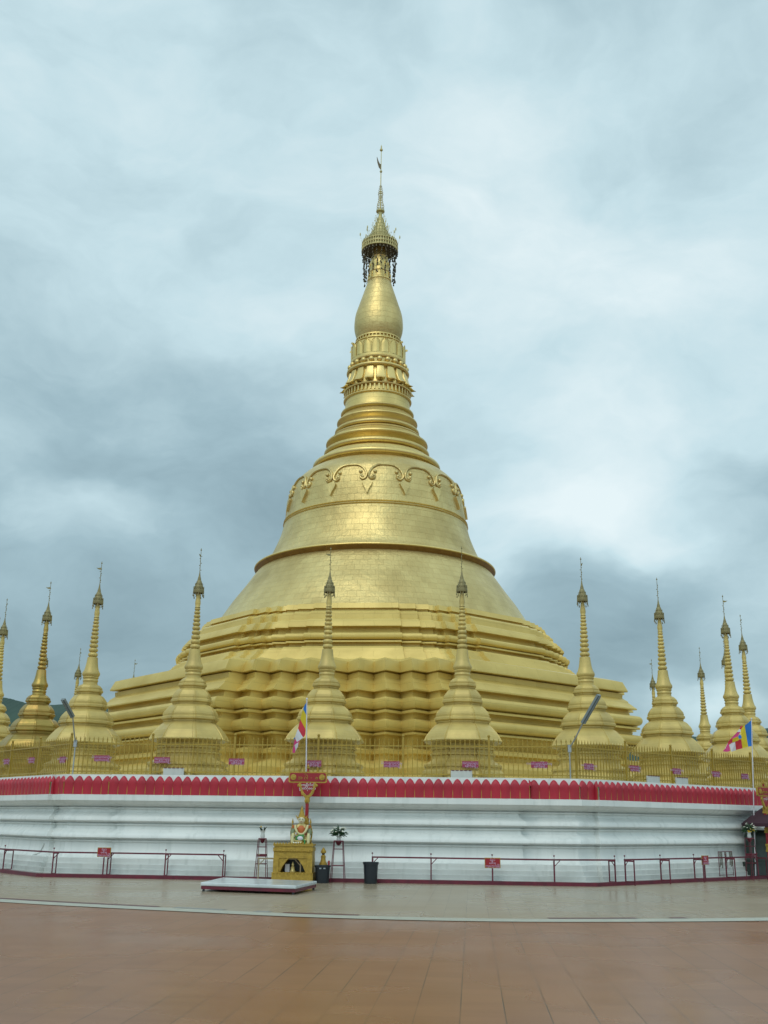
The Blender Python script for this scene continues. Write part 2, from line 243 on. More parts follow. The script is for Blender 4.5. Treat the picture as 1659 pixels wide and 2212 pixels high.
# ------------------------------------------------------------------ mesh helpers
class MB:
    def __init__(s): s.v = []; s.f = []; s.m = []; s.uv = []; s.mats = []; s.cur = 0
    def mat(s, m):
        if m not in s.mats: s.mats.append(m)
        s.cur = s.mats.index(m); return s
    def face(s, idx, uv=None): s.f.append(idx); s.m.append(s.cur); s.uv.append(uv)
    def poly(s, pts, uv=None):
        b = len(s.v); s.v += [tuple(p) for p in pts]; s.face(list(range(b, b+len(pts))), uv)
    def box(s, c, d, rz=0., rx=0., ry=0.):
        Mx = Matrix.Translation(c) @ Matrix.Rotation(rz, 4, 'Z') @ Matrix.Rotation(ry, 4, 'Y') @ Matrix.Rotation(rx, 4, 'X'); b = len(s.v)
        for z in (-.5, .5):
            for x, y in ((-.5, -.5), (.5, -.5), (.5, .5), (-.5, .5)): s.v.append(tuple(Mx @ Vector((x*d[0], y*d[1], z*d[2]))))
        for q in ((3, 2, 1, 0), (4, 5, 6, 7), (0, 1, 5, 4), (1, 2, 6, 5), (2, 3, 7, 6), (3, 0, 4, 7)): s.face([b+i for i in q])
        return s
    def grid(s, rows, closed=True, cap0=False, cap1=False, uvs=None):
        b = len(s.v); n = len(rows[0])
        for r in rows: s.v += [tuple(p) for p in r]
        for i in range(len(rows)-1):
            for j in range(n if closed else n-1):
                k = (j+1) % n
                uv = None
                if uvs: uv = [(uvs[i][j][0], uvs[i][j][1]), (uvs[i][j+1][0], uvs[i][j+1][1]), (uvs[i+1][j+1][0], uvs[i+1][j+1][1]), (uvs[i+1][j][0], uvs[i+1][j][1])]
                s.face([b+i*n+j, b+i*n+k, b+(i+1)*n+k, b+(i+1)*n+j], uv)
        if cap0: s.face([b+j for j in range(n)][::-1])
        if cap1: s.face([b+(len(rows)-1)*n+j for j in range(n)])
        return s
    def lathe(s, prof, n=24, c=(0, 0, 0), cap0=False, cap1=False, ph=0.):
        rows = []; uvs = []; v = 0
        R = max(p[0] for p in prof)
        for i, (r, z) in enumerate(prof):
            if i: v += math.hypot(r-prof[i-1][0], z-prof[i-1][1])
            rows.append([(c[0]+r*cos(2*pi*j/n+ph), c[1]+r*sin(2*pi*j/n+ph), c[2]+z) for j in range(n)])
            uvs.append([(R*2*pi*j/n, v) for j in range(n+1)])
        return s.grid(rows, True, cap0, cap1, uvs)
    def sweep(s, plan, prof, c=(0, 0, 0), rz=0., cap0=False, cap1=False):
        """plan = closed list of unit (x, y); prof = (scale, z)"""
        rows = []; uvs = []; v = 0; n = len(plan); S = max(p[0] for p in prof)
        acc = [0]
        for j in range(n):
            a, b = plan[j], plan[(j+1) % n]; acc.append(acc[-1]+math.hypot(b[0]-a[0], b[1]-a[1])*S)
        cs, sn = cos(rz), sin(rz)
        for i, (a, z) in enumerate(prof):
            if i: v += math.hypot(a-prof[i-1][0], z-prof[i-1][1])
            rows.append([(c[0]+a*(x*cs-y*sn), c[1]+a*(x*sn+y*cs), c[2]+z) for x, y in plan])
            uvs.append([(acc[j], v) for j in range(n+1)])
        return s.grid(rows, True, cap0, cap1, uvs)
    def tube(s, pts, r, n=6, cap=True, closed=False):
        pts = [Vector(p) for p in pts]; rows = []; up = None; m = len(pts)
        for i, p in enumerate(pts):
            if closed: d = pts[(i+1) % m]-pts[i-1]
            else: d = pts[min(i+1, m-1)]-pts[max(i-1, 0)]
            d.normalize()
            if up is None:
                up = d.orthogonal().normalized()
            up = (up-d*up.dot(d)).normalized(); sd = d.cross(up)
            rr = r[i] if isinstance(r, (list, tuple)) else r
            rows.append([p+(up*cos(2*pi*j/n)+sd*sin(2*pi*j/n))*rr for j in range(n)])
        if closed: rows.append(rows[0]); cap = False
        return s.grid(rows, True, cap, cap)
    def ball(s, c, r, n=10, m=7, sq=(1, 1, 1)):
        rows = []
        for i in range(m+1):
            t = -pi/2+pi*i/m; rr = max(cos(t), .02)
            rows.append([(c[0]+r*sq[0]*rr*cos(2*pi*j/n), c[1]+r*sq[1]*rr*sin(2*pi*j/n), c[2]+r*sq[2]*sin(t)) for j in range(n)])
        return s.grid(rows, True, True, True)
    def prism(s, out_, a, b, flip=False):
        """outline (2D) given front transform a(p)->3D and back transform b(p)->3D"""
        f = [a(p) for p in out_]; k = [b(p) for p in out_]; n = len(out_); st = len(s.v); s.v += [tuple(p) for p in f+k]
        s.face(list(range(st, st+n))); s.face([st+n+j for j in range(n)][::-1])
        for j in range(n): s.face([st+(j+1) % n, st+j, st+n+j, st+n+(j+1) % n])
        return s
    def build(s, name, m=None, parent=None, smooth=None, loc=None, rz=0., fix=True):
        me = bpy.data.meshes.new(name); me.from_pydata(s.v, [], s.f)
        ms = s.mats if s.mats else [m]
        for q in ms: me.materials.append(q)
        if s.mats:
            for p, i in zip(me.polygons, s.m): p.material_index = i
        if any(s.uv):
            ul = me.uv_layers.new(name='UVMap'); d = ul.data; k = 0
            for p, u in zip(me.polygons, s.uv):
                for q in range(p.loop_total):
                    if u: d[p.loop_start+q].uv = u[q]
        me.validate()
        if fix:
            bm = bmesh.new(); bm.from_mesh(me); bmesh.ops.recalc_face_normals(bm, faces=bm.faces); bm.to_mesh(me); bm.free()
        if smooth is not None:
            me.polygons.foreach_set('use_smooth', [True]*len(me.polygons)); me.set_sharp_from_angle(angle=radians(smooth))
        me.update()
        o = bpy.data.objects.new(name, me); COL.objects.link(o)
        if parent: o.parent = parent
        if loc is not None: o.location = loc
        if rz: o.rotation_euler.z = rz
        return o
def tag(o, label=None, cat=None, group=None, kind=None):
    if label: o['label'] = label
    if cat: o['category'] = cat
    if group: o['group'] = group
    if kind: o['kind'] = kind
    return o
def empty(name, loc, rz, label, cat, group=None):
    o = bpy.data.objects.new(name, None); COL.objects.link(o); o.location = loc; o.rotation_euler = (0, 0, rz); o.empty_display_size = .3
    return tag(o, label, cat, group)
def kids(o): return [c for c in o.children]
def copy_tree(o, parent=None):
    c = o.copy(); COL.objects.link(c); c.parent = parent
    for ch in kids(o): copy_tree(ch, c)
    return c
def text(name, body, size, m, parent=None, loc=(0, 0, 0), rot=(pi/2, 0, 0), ext=.004, align='CENTER'):
    cu = bpy.data.curves.new(name, 'FONT'); cu.body = body; cu.size = size; cu.extrude = ext; cu.align_x = align; cu.align_y = 'CENTER'; cu.materials.append(m); cu.resolution_u = 3
    tmp = bpy.data.objects.new(name, cu); COL.objects.link(tmp)
    dg = bpy.context.evaluated_depsgraph_get(); me = bpy.data.meshes.new_from_object(tmp.evaluated_get(dg)); bpy.data.objects.remove(tmp)
    o = bpy.data.objects.new(name, me); COL.objects.link(o); o.parent = parent; o.location = loc; o.rotation_euler = rot
    if not me.materials: me.materials.append(m)
    return o
def rotp(p, a, c=(0, 0)): return (c[0]+p[0]*cos(a)-p[1]*sin(a), c[1]+p[0]*sin(a)+p[1]*cos(a))

# ------------------------------------------------------------------ setting
g = MB(); g.poly([(-3000, -1500, 0), (3000, -1500, 0), (3000, 4000, 0), (-3000, 4000, 0)]); tag(g.build('courtyard_floor', M['orange_tile']), kind='structure')
edge = [(-60, 58), (-36, 38), (-24, 30.5), (-14, 24.9), (-7.4, 21.45), (-5.4, 20.55), (-3.36, 19.75), (-1.6, 19.1), (.08, 18.75), (1.6, 18.62), (3.03, 18.68), (5, 19.0), (6.88, 19.45), (9.5, 20.4), (14, 22.9), (24, 30), (38, 44), (52, 60)]
def cat(pts, n=6):
    o = []
    for i in range(len(pts)-1):
        p0, p1, p2, p3 = [Vector(pts[max(0, min(len(pts)-1, k))]) for k in (i-1, i, i+1, i+2)]
        for k in range(n):
            t = k/n; o.append(.5*((2*p1)+(p2-p0)*t+(2*p0-5*p1+4*p2-p3)*t*t+(3*p1-p0-3*p2+p3)*t**3))
    o.append(Vector(pts[-1])); return o
EC = cat(edge)
g = MB()
for a, b in zip(EC[:-1], EC[1:]):
    g.poly([(a.x, a.y, .004), (b.x, b.y, .004), (b.x*1.02, 90, .004), (a.x*1.02, 90, .004)])
tag(g.build('circular_walkway', M['beige_tile']), kind='structure')
def ribbon(name, m, o0, o1, z, i0=0, i1=None):
    g = MB(); pts = EC[i0:i1]; nn = []
    for i, p in enumerate(pts):
        d = (pts[min(i+1, len(pts)-1)]-pts[max(0, i-1)]).normalized(); nn.append(Vector((-d.y, d.x)))
    for i in range(len(pts)-1):
        a, b = pts[i], pts[i+1]; g.poly([(*(a+nn[i]*o0), z), (*(b+nn[i+1]*o0), z), (*(b+nn[i+1]*o1), z), (*(a+nn[i]*o1), z)])
    return tag(g.build(name, m), kind='structure')
ribbon('pale_border_strip', M['strip'], -.10, .46, .008)
ribbon('drain_groove', M['maroonline'], .48, .68, .009, 0, 34)
ribbon('drain_groove', M['greyinlay'], .48, .70, .009, 34, 38)
ribbon('drain_groove', M['maroonline'], .48, .68, .009, 38, 39)
ribbon('drain_groove', M['greyinlay'], .48, .70, .009, 39, 41)
ribbon('drain_groove', M['maroonline'], .48, .68, .009, 41, 47)
ribbon('drain_groove', M['maroonline'], .48, .68, .009, 60, 66)
ribbon('drain_groove', M['maroonline'], .48, .68, .009, 67, 69)

# distant hills
def hill(name, pts, Y, depth):
    g = MB(); rows = []
    for (x, y) in pts:
        p = at_y(x, y, Y); rows.append(p)
    g2 = []
    for p in rows:
        h = p.z
        g2.append([(p.x, Y-depth, -2), (p.x, Y-depth*.6, h*.35+noise.noise((p.x*.01, 1, 0))*4), (p.x, Y-depth*.25, h*.8+noise.noise((p.x*.012, 2, 0))*4), (p.x, Y, h), (p.x, Y+depth*.5, h*.6), (p.x, Y+depth, -2)])
    g.grid(g2, closed=False)
    return tag(g.build(name, M['hill'], smooth=60), kind='structure')
def ridge(pts, n):
    o = []
    for i in range(len(pts)-1):
        for k in range(n):
            t = k/n; x = pts[i][0]*(1-t)+pts[i+1][0]*t; y = pts[i][1]*(1-t)+pts[i+1][1]*t
            o.append((x, y+1.3*noise.noise((x*.06, 3, 0))+.8*noise.noise((x*.25, 7, 0))))
    o.append(pts[-1]); return o
hill('hills', ridge([(-400, 1470), (-200, 1480), (-60, 1498), (12, 1507), (40, 1514), (66, 1521), (110, 1523), (176, 1519), (230, 1528), (298, 1521), (340, 1535), (420, 1560), (600, 1585), (900, 1600), (1200, 1600), (1400, 1598), (1493, 1590), (1525, 1594), (1580, 1598), (1625, 1590), (1647, 1574), (1700, 1566), (1900, 1540), (2200, 1520)], 8), 900, 260)

# ------------------------------------------------------------------ great stupa
stupa = empty('great_stupa', (CX, CY, 2.62), ROT, 'huge golden bell-shaped pagoda rising from stepped terraces in the middle', 'pagoda')
def st_part(g, name, m, smooth=35, parent=None):
    o = g.build(name, m, parent or stupa, smooth)
    if parent is None: o.location.z = -2.62
    return o
T225 = tan(pi/8)
def oct_plan(side_pts, side_pts2=None):
    """side_pts: list of (t, n) along a side of a unit-apothem octagon, left to right"""
    o = []
    for k in range(8):
        pts = side_pts if (k % 2 == 0 or side_pts2 is None) else side_pts2
        a = k*pi/4
        for t, n in pts: o.append(rotp((t, -n), a))
    return o
# lower terraces: alternating pleated and straight sides
zz = []
NP = 9; half = T225*.965
for i in range(NP):
    p = half*2/NP
    zz.append((-half+i*p, 1.0)); zz.append((-half+(i+.5)*p, .936))
zz.append((half, 1.0))
planL = oct_plan(zz, [(-T225*.88, .992), (T225*.88, .992)])
def torus(a, z, r, n=7, up=1):
    return [(a+r*cos(pi/2-pi*i/n), z+r*sin(pi/2-pi*i/n)) for i in range(n+1)]
profL = [(9.2, 7.22), (9.95, 7.215), (10.12, 7.19), (10.50, 7.08), (10.68, 6.72), (10.67, 6.67), (10.32, 6.665), (10.32, 6.62), (10.48, 6.615), (10.46, 6.44), (10.60, 6.34), (10.66, 6.30), (10.68, 6.24), (10.98, 6.00), (10.98, 5.95), (10.66, 5.945), (10.66, 5.92), (10.70, 5.76), (10.80, 5.70)]
profL += torus(10.98, 5.52, .19) + [(10.80, 5.31), (10.80, 5.275), (11.02, 5.27), (11.06, 5.24), (11.06, 5.18), (10.78, 5.175), (10.74, 5.10), (10.76, 5.0), (10.90, 4.95)] + torus(11.02, 4.76, .19)
profL += [(10.85, 4.55), (10.85, 4.515), (11.02, 4.51), (11.04, 4.48), (11.04, 4.44), (10.72, 4.435), (10.64, 4.30), (10.5, 4.08), (10.62, 4.0), (10.95, 3.97), (11.06, 3.92), (11.06, 3.80), (10.9, 3.74), (10.88, 3.62), (11.1, 3.54), (11.7, 3.42), (11.95, 3.30), (11.95, 3.08), (12.3, 2.95), (12.3, 2.62)]
g = MB(); g.sweep(planL, profL[::-1]); st_part(g, 'pleated_lower_terrace', M['paint'], 38)
# upper terraces: broad stepped faces with notches at the corners
def U(t, n): return (t, n)
sU = [(-.385, .930), (-.365, .930), (-.365, .955), (-.30, .955), (-.30, .978), (-.215, .978), (-.215, 1.0), (.215, 1.0), (.215, .978), (.30, .978), (.30, .955), (.365, .955), (.365, .930), (.385, .930)]
planU = oct_plan(sU)
profU = [(6.9, 9.72), (7.62, 9.69), (7.70, 9.48), (7.56, 9.475), (7.56, 9.40), (7.86, 9.34), (7.97, 9.26), (7.98, 9.20), (8.00, 9.0), (8.22, 8.95), (8.42, 8.70), (8.43, 8.64), (8.14, 8.635), (8.14, 8.58), (8.2, 8.42), (8.42, 8.38)]
profU += torus(8.52, 8.24, .13, 6) + [(8.42, 8.10), (8.42, 8.075), (8.55, 8.07), (8.56, 8.01), (8.30, 8.005), (8.30, 7.86), (8.74, 7.82), (8.84, 7.74), (8.88, 7.62)]
for i in range(6): profU += [(8.98+i*.075, 7.60-i*.06), (9.0+i*.075, 7.545-i*.06)]
profU += [(9.40, 7.235), (9.40, 7.0)]
g = MB(); g.sweep(planU, profU[::-1]); st_part(g, 'stepped_upper_terrace', M['paint'], 30)
# dome under the bell
dome = [(7.36, 9.6), (7.12, 9.95), (6.93, 10.25), (6.55, 10.85), (6.30, 11.2), (6.08, 11.5), (5.82, 11.88), (5.62, 12.18), (5.42, 12.44), (5.3, 12.5)]
dome = [tuple(p) for p in cat(dome, 3)]
g = MB(); g.lathe(dome, 128); st_part(g, 'dome', M['leaf'], 60)
M['lipbrown'] = mat('dark_brown_soffit', (.20, .105, .022), .4, .4, (.27, .15, .035), 3)  # lip underside coloured a darker brown than the lip above
g = MB(); g.lathe([(5.24, 12.28), (5.33, 12.36), (5.40, 12.38), (5.565, 12.598)], 128); st_part(g, 'lip_soffit', M['lipbrown'], 40)['label'] = 'dark brown sloping underside of the bell lip'
lip = [(5.562, 12.60), (5.60, 12.63), (5.59, 12.67), (5.55, 12.70), (5.3, 12.74), (5.15, 12.78)]
g = MB(); g.lathe(lip, 128); st_part(g, 'bell_lip', M['ring'], 40)
BELL = [(5.2, 12.72), (4.97, 13.0), (4.76, 13.42), (4.58, 13.85), (4.44, 14.24), (4.35, 14.6), (4.30, 14.84), (4.24, 15.2), (4.17, 15.68), (4.08, 16.2), (3.91, 16.70), (3.68, 16.99), (3.40, 17.25), (3.14, 17.42), (2.9, 17.52)]
BELL = [tuple(p) for p in cat(BELL, 4)]
g = MB(); g.lathe(BELL, 128); bell = st_part(g, 'bell', M['leaf'], 60)
def bell_r(z):
    for (r0, z0), (r1, z1) in zip(BELL[:-1], BELL[1:]):
        if z0 <= z <= z1: return r0+(r1-r0)*(z-z0)/(z1-z0)
    return BELL[-1][0]
g = MB()
for dz in (0, .11): g.lathe([(4.29-dz*.15, 14.80+dz-.035), (4.335-dz*.15, 14.80+dz-.03), (4.36-dz*.15, 14.80+dz), (4.33-dz*.15, 14.80+dz+.03), (4.28-dz*.15, 14.80+dz+.035)], 128)
st_part(g, 'bell_band', M['ring'], 60)
# festoons and leaf pendants: 16 around the shoulder
NF = 16
curve_pts = cat([(0, 1), (.15, .98), (.27, .88), (.36, .7), (.42, .45), (.44, .22), (.41, .05), (.35, -.02), (.295, .06), (.285, .2), (.32, .28)], 4)
def on_bell(u, v, k, off):
    z = 15.95+.74*v; a = -pi/2+(k+.5+u)*2*pi/NF; r = bell_r(z)+off; return (r*cos(a), r*sin(a), z)
for k in range(NF):
    g = MB(); pts = [(-p[0], p[1]) for p in curve_pts][::-1]+[tuple(p) for p in curve_pts[1:]]
    g.tube([on_bell(u*1.07, v, k, .03) for u, v in pts], [.05]*len(pts), 6)
    for sg in (-1, 1):
        g.ball(on_bell(sg*.30, .48, k, .03), .085, 8, 6); g.ball(on_bell(sg*.325, .2, k, .03), .075, 8, 6); g.ball(on_bell(sg*.37, .12, k, .03), .06, 8, 6)
    st_part(g, 'festoon', M['leaf'], 60)
    g = MB()
    lf = [(0, -.98), (.035, -.70), (.085, -.45), (.105, -.28), (.075, -.17), (.0, -.11), (-.075, -.17), (-.105, -.28), (-.085, -.45), (-.035, -.70)]
    A_ = lambda p: on_bell(p[0]*1.25+.5, p[1], k, .11); B_ = lambda p: on_bell(p[0]*1.4+.5, p[1]*1.02, k, -.02)
    g.prism(lf, A_, B_); st_part(g, 'leaf_pendant', M['leaf'], 30)
# ring mouldings
def tor(r, z, t, n=8): return [(r+t*cos(-pi/2+pi*i/n), z+t*sin(-pi/2+pi*i/n)) for i in range(n+1)]
g = MB()
rings = [(3.04, 17.42), (2.96, 17.50), (2.82, 17.54), (2.80, 17.60)]+tor(2.93, 17.75, .135)+[(2.80, 17.90), (2.70, 18.0), (2.62, 18.14), (2.52, 18.22), (2.38, 18.28), (2.34, 18.32)]+tor(2.42, 18.45, .125)+[(2.26, 18.60), (2.16, 18.64), (2.15, 18.70), (2.22, 18.78), (2.42, 18.86), (2.46, 18.91), (2.45, 18.98), (2.28, 19.10), (2.14, 19.22), (2.16, 19.27), (2.10, 19.34), (1.96, 19.42), (1.88, 19.46)]+tor(1.95, 19.57, .10)+[(1.80, 19.69), (1.72, 19.73), (1.74, 19.82), (1.80, 19.90), (1.93, 19.98), (1.96, 20.03), (1.95, 20.09), (1.80, 20.22), (1.72, 20.36), (1.64, 20.42)]+tor(1.70, 20.53, .085)+[(1.60, 20.64), (1.58, 20.72), (1.58, 21.18)]
g.lathe(rings, 96); st_part(g, 'spiral_rings', M['ring'], 28)
g = MB(); g.lathe([(1.59, 21.16)]+tor(1.62, 21.23, .05)+[(1.52, 21.32), (1.50, 21.60), (1.66, 21.62), (1.68, 21.68), (1.5, 21.72)], 96)
for k in range(48):
    a = 2*pi*k/48; g.box((1.56*cos(a), 1.56*sin(a), 21.46), (.12, .07, .28), a)
st_part(g, 'dentil_ring', M['ring'], 30)
# turned-down lotus petals
g = MB(); g.lathe([(1.56, 21.7), (1.52, 21.95), (1.42, 22.3), (1.38, 22.6), (1.30, 22.7)], 72)
NPT = 18
for k in range(NPT):
    pr = [(1.42, 22.58, .19), (1.48, 22.30, .225), (1.60, 22.00, .25), (1.66, 21.90, .24), (1.74, 21.83, .15), (1.86, 21.80, .01)]
    a0 = -pi/2+2*pi*(k+.5)/NPT; rows = []
    for (r, z, hw) in pr:
        row = []
        for u, dr in ((-1, -.09), (-.86, .02), (-.78, .035), (0, .045), (.78, .035), (.86, .02), (1, -.09)):
            a = a0+u*hw/r; row.append(((r+dr)*cos(a), (r+dr)*sin(a), z))
        rows.append(row)
    g.grid(rows, closed=False)
    rows2 = [[(p[0]*.93, p[1]*.93, p[2]-.02) for p in rr] for rr in rows[-3:]]; g.grid(rows2, closed=False)
st_part(g, 'lotus_petals_down', M['ring'], 35)
g = MB(); g.lathe([(1.36, 22.62)]+tor(1.46, 22.72, .09)+[(1.36, 22.84), (1.28, 22.88), (1.28, 23.12), (1.38, 23.14), (1.40, 23.2), (1.36, 23.26)], 80); 
for k in range(22):
    a = -pi/2+2*pi*(k+.5)/22; g.ball((1.40*cos(a), 1.40*sin(a), 22.97), .135, 10, 8)
st_part(g, 'ball_ring', M['ring'], 45)
# turned-up petals
g = MB(); g.lathe([(1.36, 23.24), (1.36, 23.36), (1.30, 23.38), (1.27, 24.1), (1.12, 24.28)], 80)
for k in range(NPT):
    a0 = -pi/2+2*pi*k/NPT; w_ = .20
    pts = [(-.225, 23.34), (-.225, 23.80), (-.19, 23.98), (-.10, 24.08), (0, 24.18), (.10, 24.08), (.19, 23.98), (.225, 23.80), (.225, 23.34)]
    g.tube([(1.345*cos(a0+u/1.34), 1.345*sin(a0+u/1.34), z) for u, z in pts], .022, 5)
    rows = [[((1.325+.035*(1-abs(u)**3))*cos(a0+u*.185*wf/1.3), (1.325+.035*(1-abs(u)**3))*sin(a0+u*.185*wf/1.3), z) for u in (-1, -.5, 0, .5, 1)] for z, wf in ((23.38, 1), (23.82, 1), (23.97, .8), (24.08, .35))]
    g.grid(rows, closed=False)
    if k % 2: g.mat; g.box((1.40*cos(a0), 1.40*sin(a0), 24.12), (.14, .03, .10), a0, 0, -.5)
st_part(g, 'lotus_petals_up', M['ring'], 40)
g = MB(); g.lathe([(1.15, 24.22), (1.21, 24.26), (1.20, 24.30), (1.08, 24.31), (1.07, 24.46), (1.15, 24.47), (1.14, 24.53), (1.0, 24.56)], 80)
for k in range(40):
    a = 2*pi*k/40; g.box((1.11*cos(a), 1.11*sin(a), 24.385), (.08, .06, .15), a)
st_part(g, 'dentil_ring', M['ring'], 30)
g = MB(); bud = cat([(1.02, 24.5), (1.13, 24.8), (1.205, 25.1), (1.22, 25.45), (1.165, 25.95), (1.0, 26.5), (.83, 27.05), (.69, 27.5), (.585, 27.84)], 4)
g.lathe([tuple(p) for p in bud], 72); st_part(g, 'bud', M['leaf'], 60)
g = MB(); g.lathe([(.585, 27.82), (.62, 27.86), (.62, 27.94), (.57, 27.98), (.55, 28.28), (.575, 28.32), (.53, 28.36), (.48, 28.55), (.50, 28.62), (.52, 28.80), (.49, 28.95), (.44, 29.0), (.41, 29.2), (.43, 29.24), (.40, 29.28), (.35, 29.6), (.30, 30.3)], 48)
for k in range(14):
    for z, r in ((28.02, .585), (28.2, .572), (28.75, .53)):
        a = 2*pi*k/14; g.box((r*cos(a), r*sin(a), z), (.05, .05, .12), a)
st_part(g, 'neck', M['ring'], 30)
# hti (tiered umbrella crown)
hti = bpy.data.objects.new('umbrella_crown', None)
g = MB()
def lattice(g, r0, z0, r1, z1, n, t=.02, rings_=2):
    for i in range(rings_+1):
        f = i/rings_; r = r0+(r1-r0)*f; z = z0+(z1-z0)*f
        g.tube([(r*cos(2*pi*j/48), r*sin(2*pi*j/48), z) for j in range(48)], t*1.3, 5, closed=True)
    for j in range(n):
        a = 2*pi*j/n; g.tube([(r0*cos(a), r0*sin(a), z0), (r1*cos(a), r1*sin(a), z1)], t, 4)
lattice(g, .92, 29.60, .91, 30.02, 44, .022, 2)
g.lathe([(.86, 29.62), (.86, 30.0)], 44)
hb = g.build('umbrella_crown', M['hti'], stupa, 40); hb.location.z = -2.62; hti = hb
g = MB()
tiers = [(.90, 30.03, .62, 30.24), (.64, 30.24, .50, 30.48), (.51, 30.48, .40, 30.72), (.41, 30.72, .31, 30.96), (.32, 30.96, .24, 31.18), (.245, 31.18, .17, 31.40), (.175, 31.40, .10, 31.68)]
for r0, z0, r1, z1 in tiers:
    g.lathe([(r0*.93, z0), (r0*.95, z0+.05), (r1*.95, z1)], 40)
    n = max(10, int(40*r0))
    for j in range(n):
        a = 2*pi*j/n; g.box((r0*.97*cos(a), r0*.97*sin(a), z0+.07), (.03, .05*r0/.9+.02, .15), a, 0, .25)
g.lathe([(.10, 31.6), (.09, 31.8), (.12, 31.9), (.22, 31.96), (.22, 32.02), (.1, 32.06), (.03, 32.1)], 24)
g.build('tiered_cone', M['hti'], hti, 40)
for i, (r0, z0, r1, z1) in enumerate(tiers):
    for j in range(8):
        g = MB(); a = 2*pi*(j+.25+.5*(i % 2))/8; r = r0*1.03; b = Vector((r*cos(a), r*sin(a), z0+.02)); lean = Vector((cos(a), sin(a), 0))*(.10 if i < 2 else .05)
        h = .50 if i == 0 else (.42 if i == 1 else .30); tp = b+lean+Vector((0, 0, h)); g.tube([b, tp], .008, 4); s_ = .10 if i < 2 else .055
        g.ball(tp, s_, 5, 4, (.35, .35, 1)); g.build('pennant', M['hti'], hti, 40)
g = MB(); g.mat(M['dark'])
g.lathe([(.80, 29.66), (.6, 29.72), (.34, 29.76)], 36)
for j in range(30):
    a = 2*pi*j/30; g.lathe([(.012, 29.58), (.03, 29.5), (.045, 29.42)], 6, (.90*cos(a), .90*sin(a), 0))
g.build('hanging_bells', M['dark'], hti, 40)
for j in range(22):
    g = MB(); a = 2*pi*(j+.3)/22+random.uniform(-.06, .06); z = 29.55; r = .86; zb = random.uniform(27.7, 28.9); p = Vector((r*cos(a), r*sin(a), z)); pts = [p.copy()]
    while p.z > zb:
        p.z -= .10; rr = r+(-.10*(1-(p.z-27.7)/1.9))+random.uniform(-.03, .03); a2 = a+random.uniform(-.05, .05); q = Vector((rr*cos(a2), rr*sin(a2), p.z)); pts.append(q)
        if random.random() < .62: g.lathe([(.01, .04), (.028, .02), (.045, -.05)], 5, tuple(q))
    g.tube(pts, .013, 4); g.build('bell_chain', M['dark'], hti, 40)
g = MB(); g.tube([(0, 0, 31.9), (0, 0, 35.7)], [.035, .018], 6)
for i, (z, r) in enumerate([(32.12, .19), (32.28, .185), (32.42, .16), (32.56, .13), (32.72, .12), (32.86, .11), (33.0, .13), (33.12, .12), (33.26, .10), (33.38, .08), (33.5, .06)]):
    g.tube([(r*cos(2*pi*j/14), r*sin(2*pi*j/14), z) for j in range(14)], .014, 4, closed=True)
for j in range(8):
    a = 2*pi*j/8; g.tube([(r*cos(a), r*sin(a), z) for z, r in ((32.05, .17), (32.3, .18), (32.5, .13), (32.75, .06))], .010, 4)
    g.tube([(r*cos(a), r*sin(a), z) for z, r in ((32.78, .05), (33.02, .12), (33.2, .05))], .010, 4)
g.lathe([(.02, 34.3), (.06, 34.36), (.07, 34.42), (.02, 34.48)], 8)
g.build('spire_rod', M['hti'], hti, 40)
g = MB(); vn = [(-.02, 34.52), (-.10, 34.62), (-.17, 34.9), (-.22, 35.25), (-.26, 35.42), (-.24, 35.1), (-.23, 34.85), (-.16, 34.6)]
vn = [(-.01, 34.5), (-.12, 34.66), (-.2, 34.95), (-.235, 35.28), (-.215, 35.30), (-.13, 35.02), (-.06, 34.86), (0, 34.84)]
g.prism(vn, lambda p: (p[0], -.02, p[1]), lambda p: (p[0], .02, p[1])); g.build('flag_vane', M['dark'], hti, 40)
g = MB(); g.ball((0, 0, 35.72), .085, 10, 8, (1, 1, .9)); g.lathe([(.06, 35.78), (.03, 35.86), (.035, 35.92), (.0, 36.06)], 8); g.build('diamond_orb', M['hti'], hti, 50)

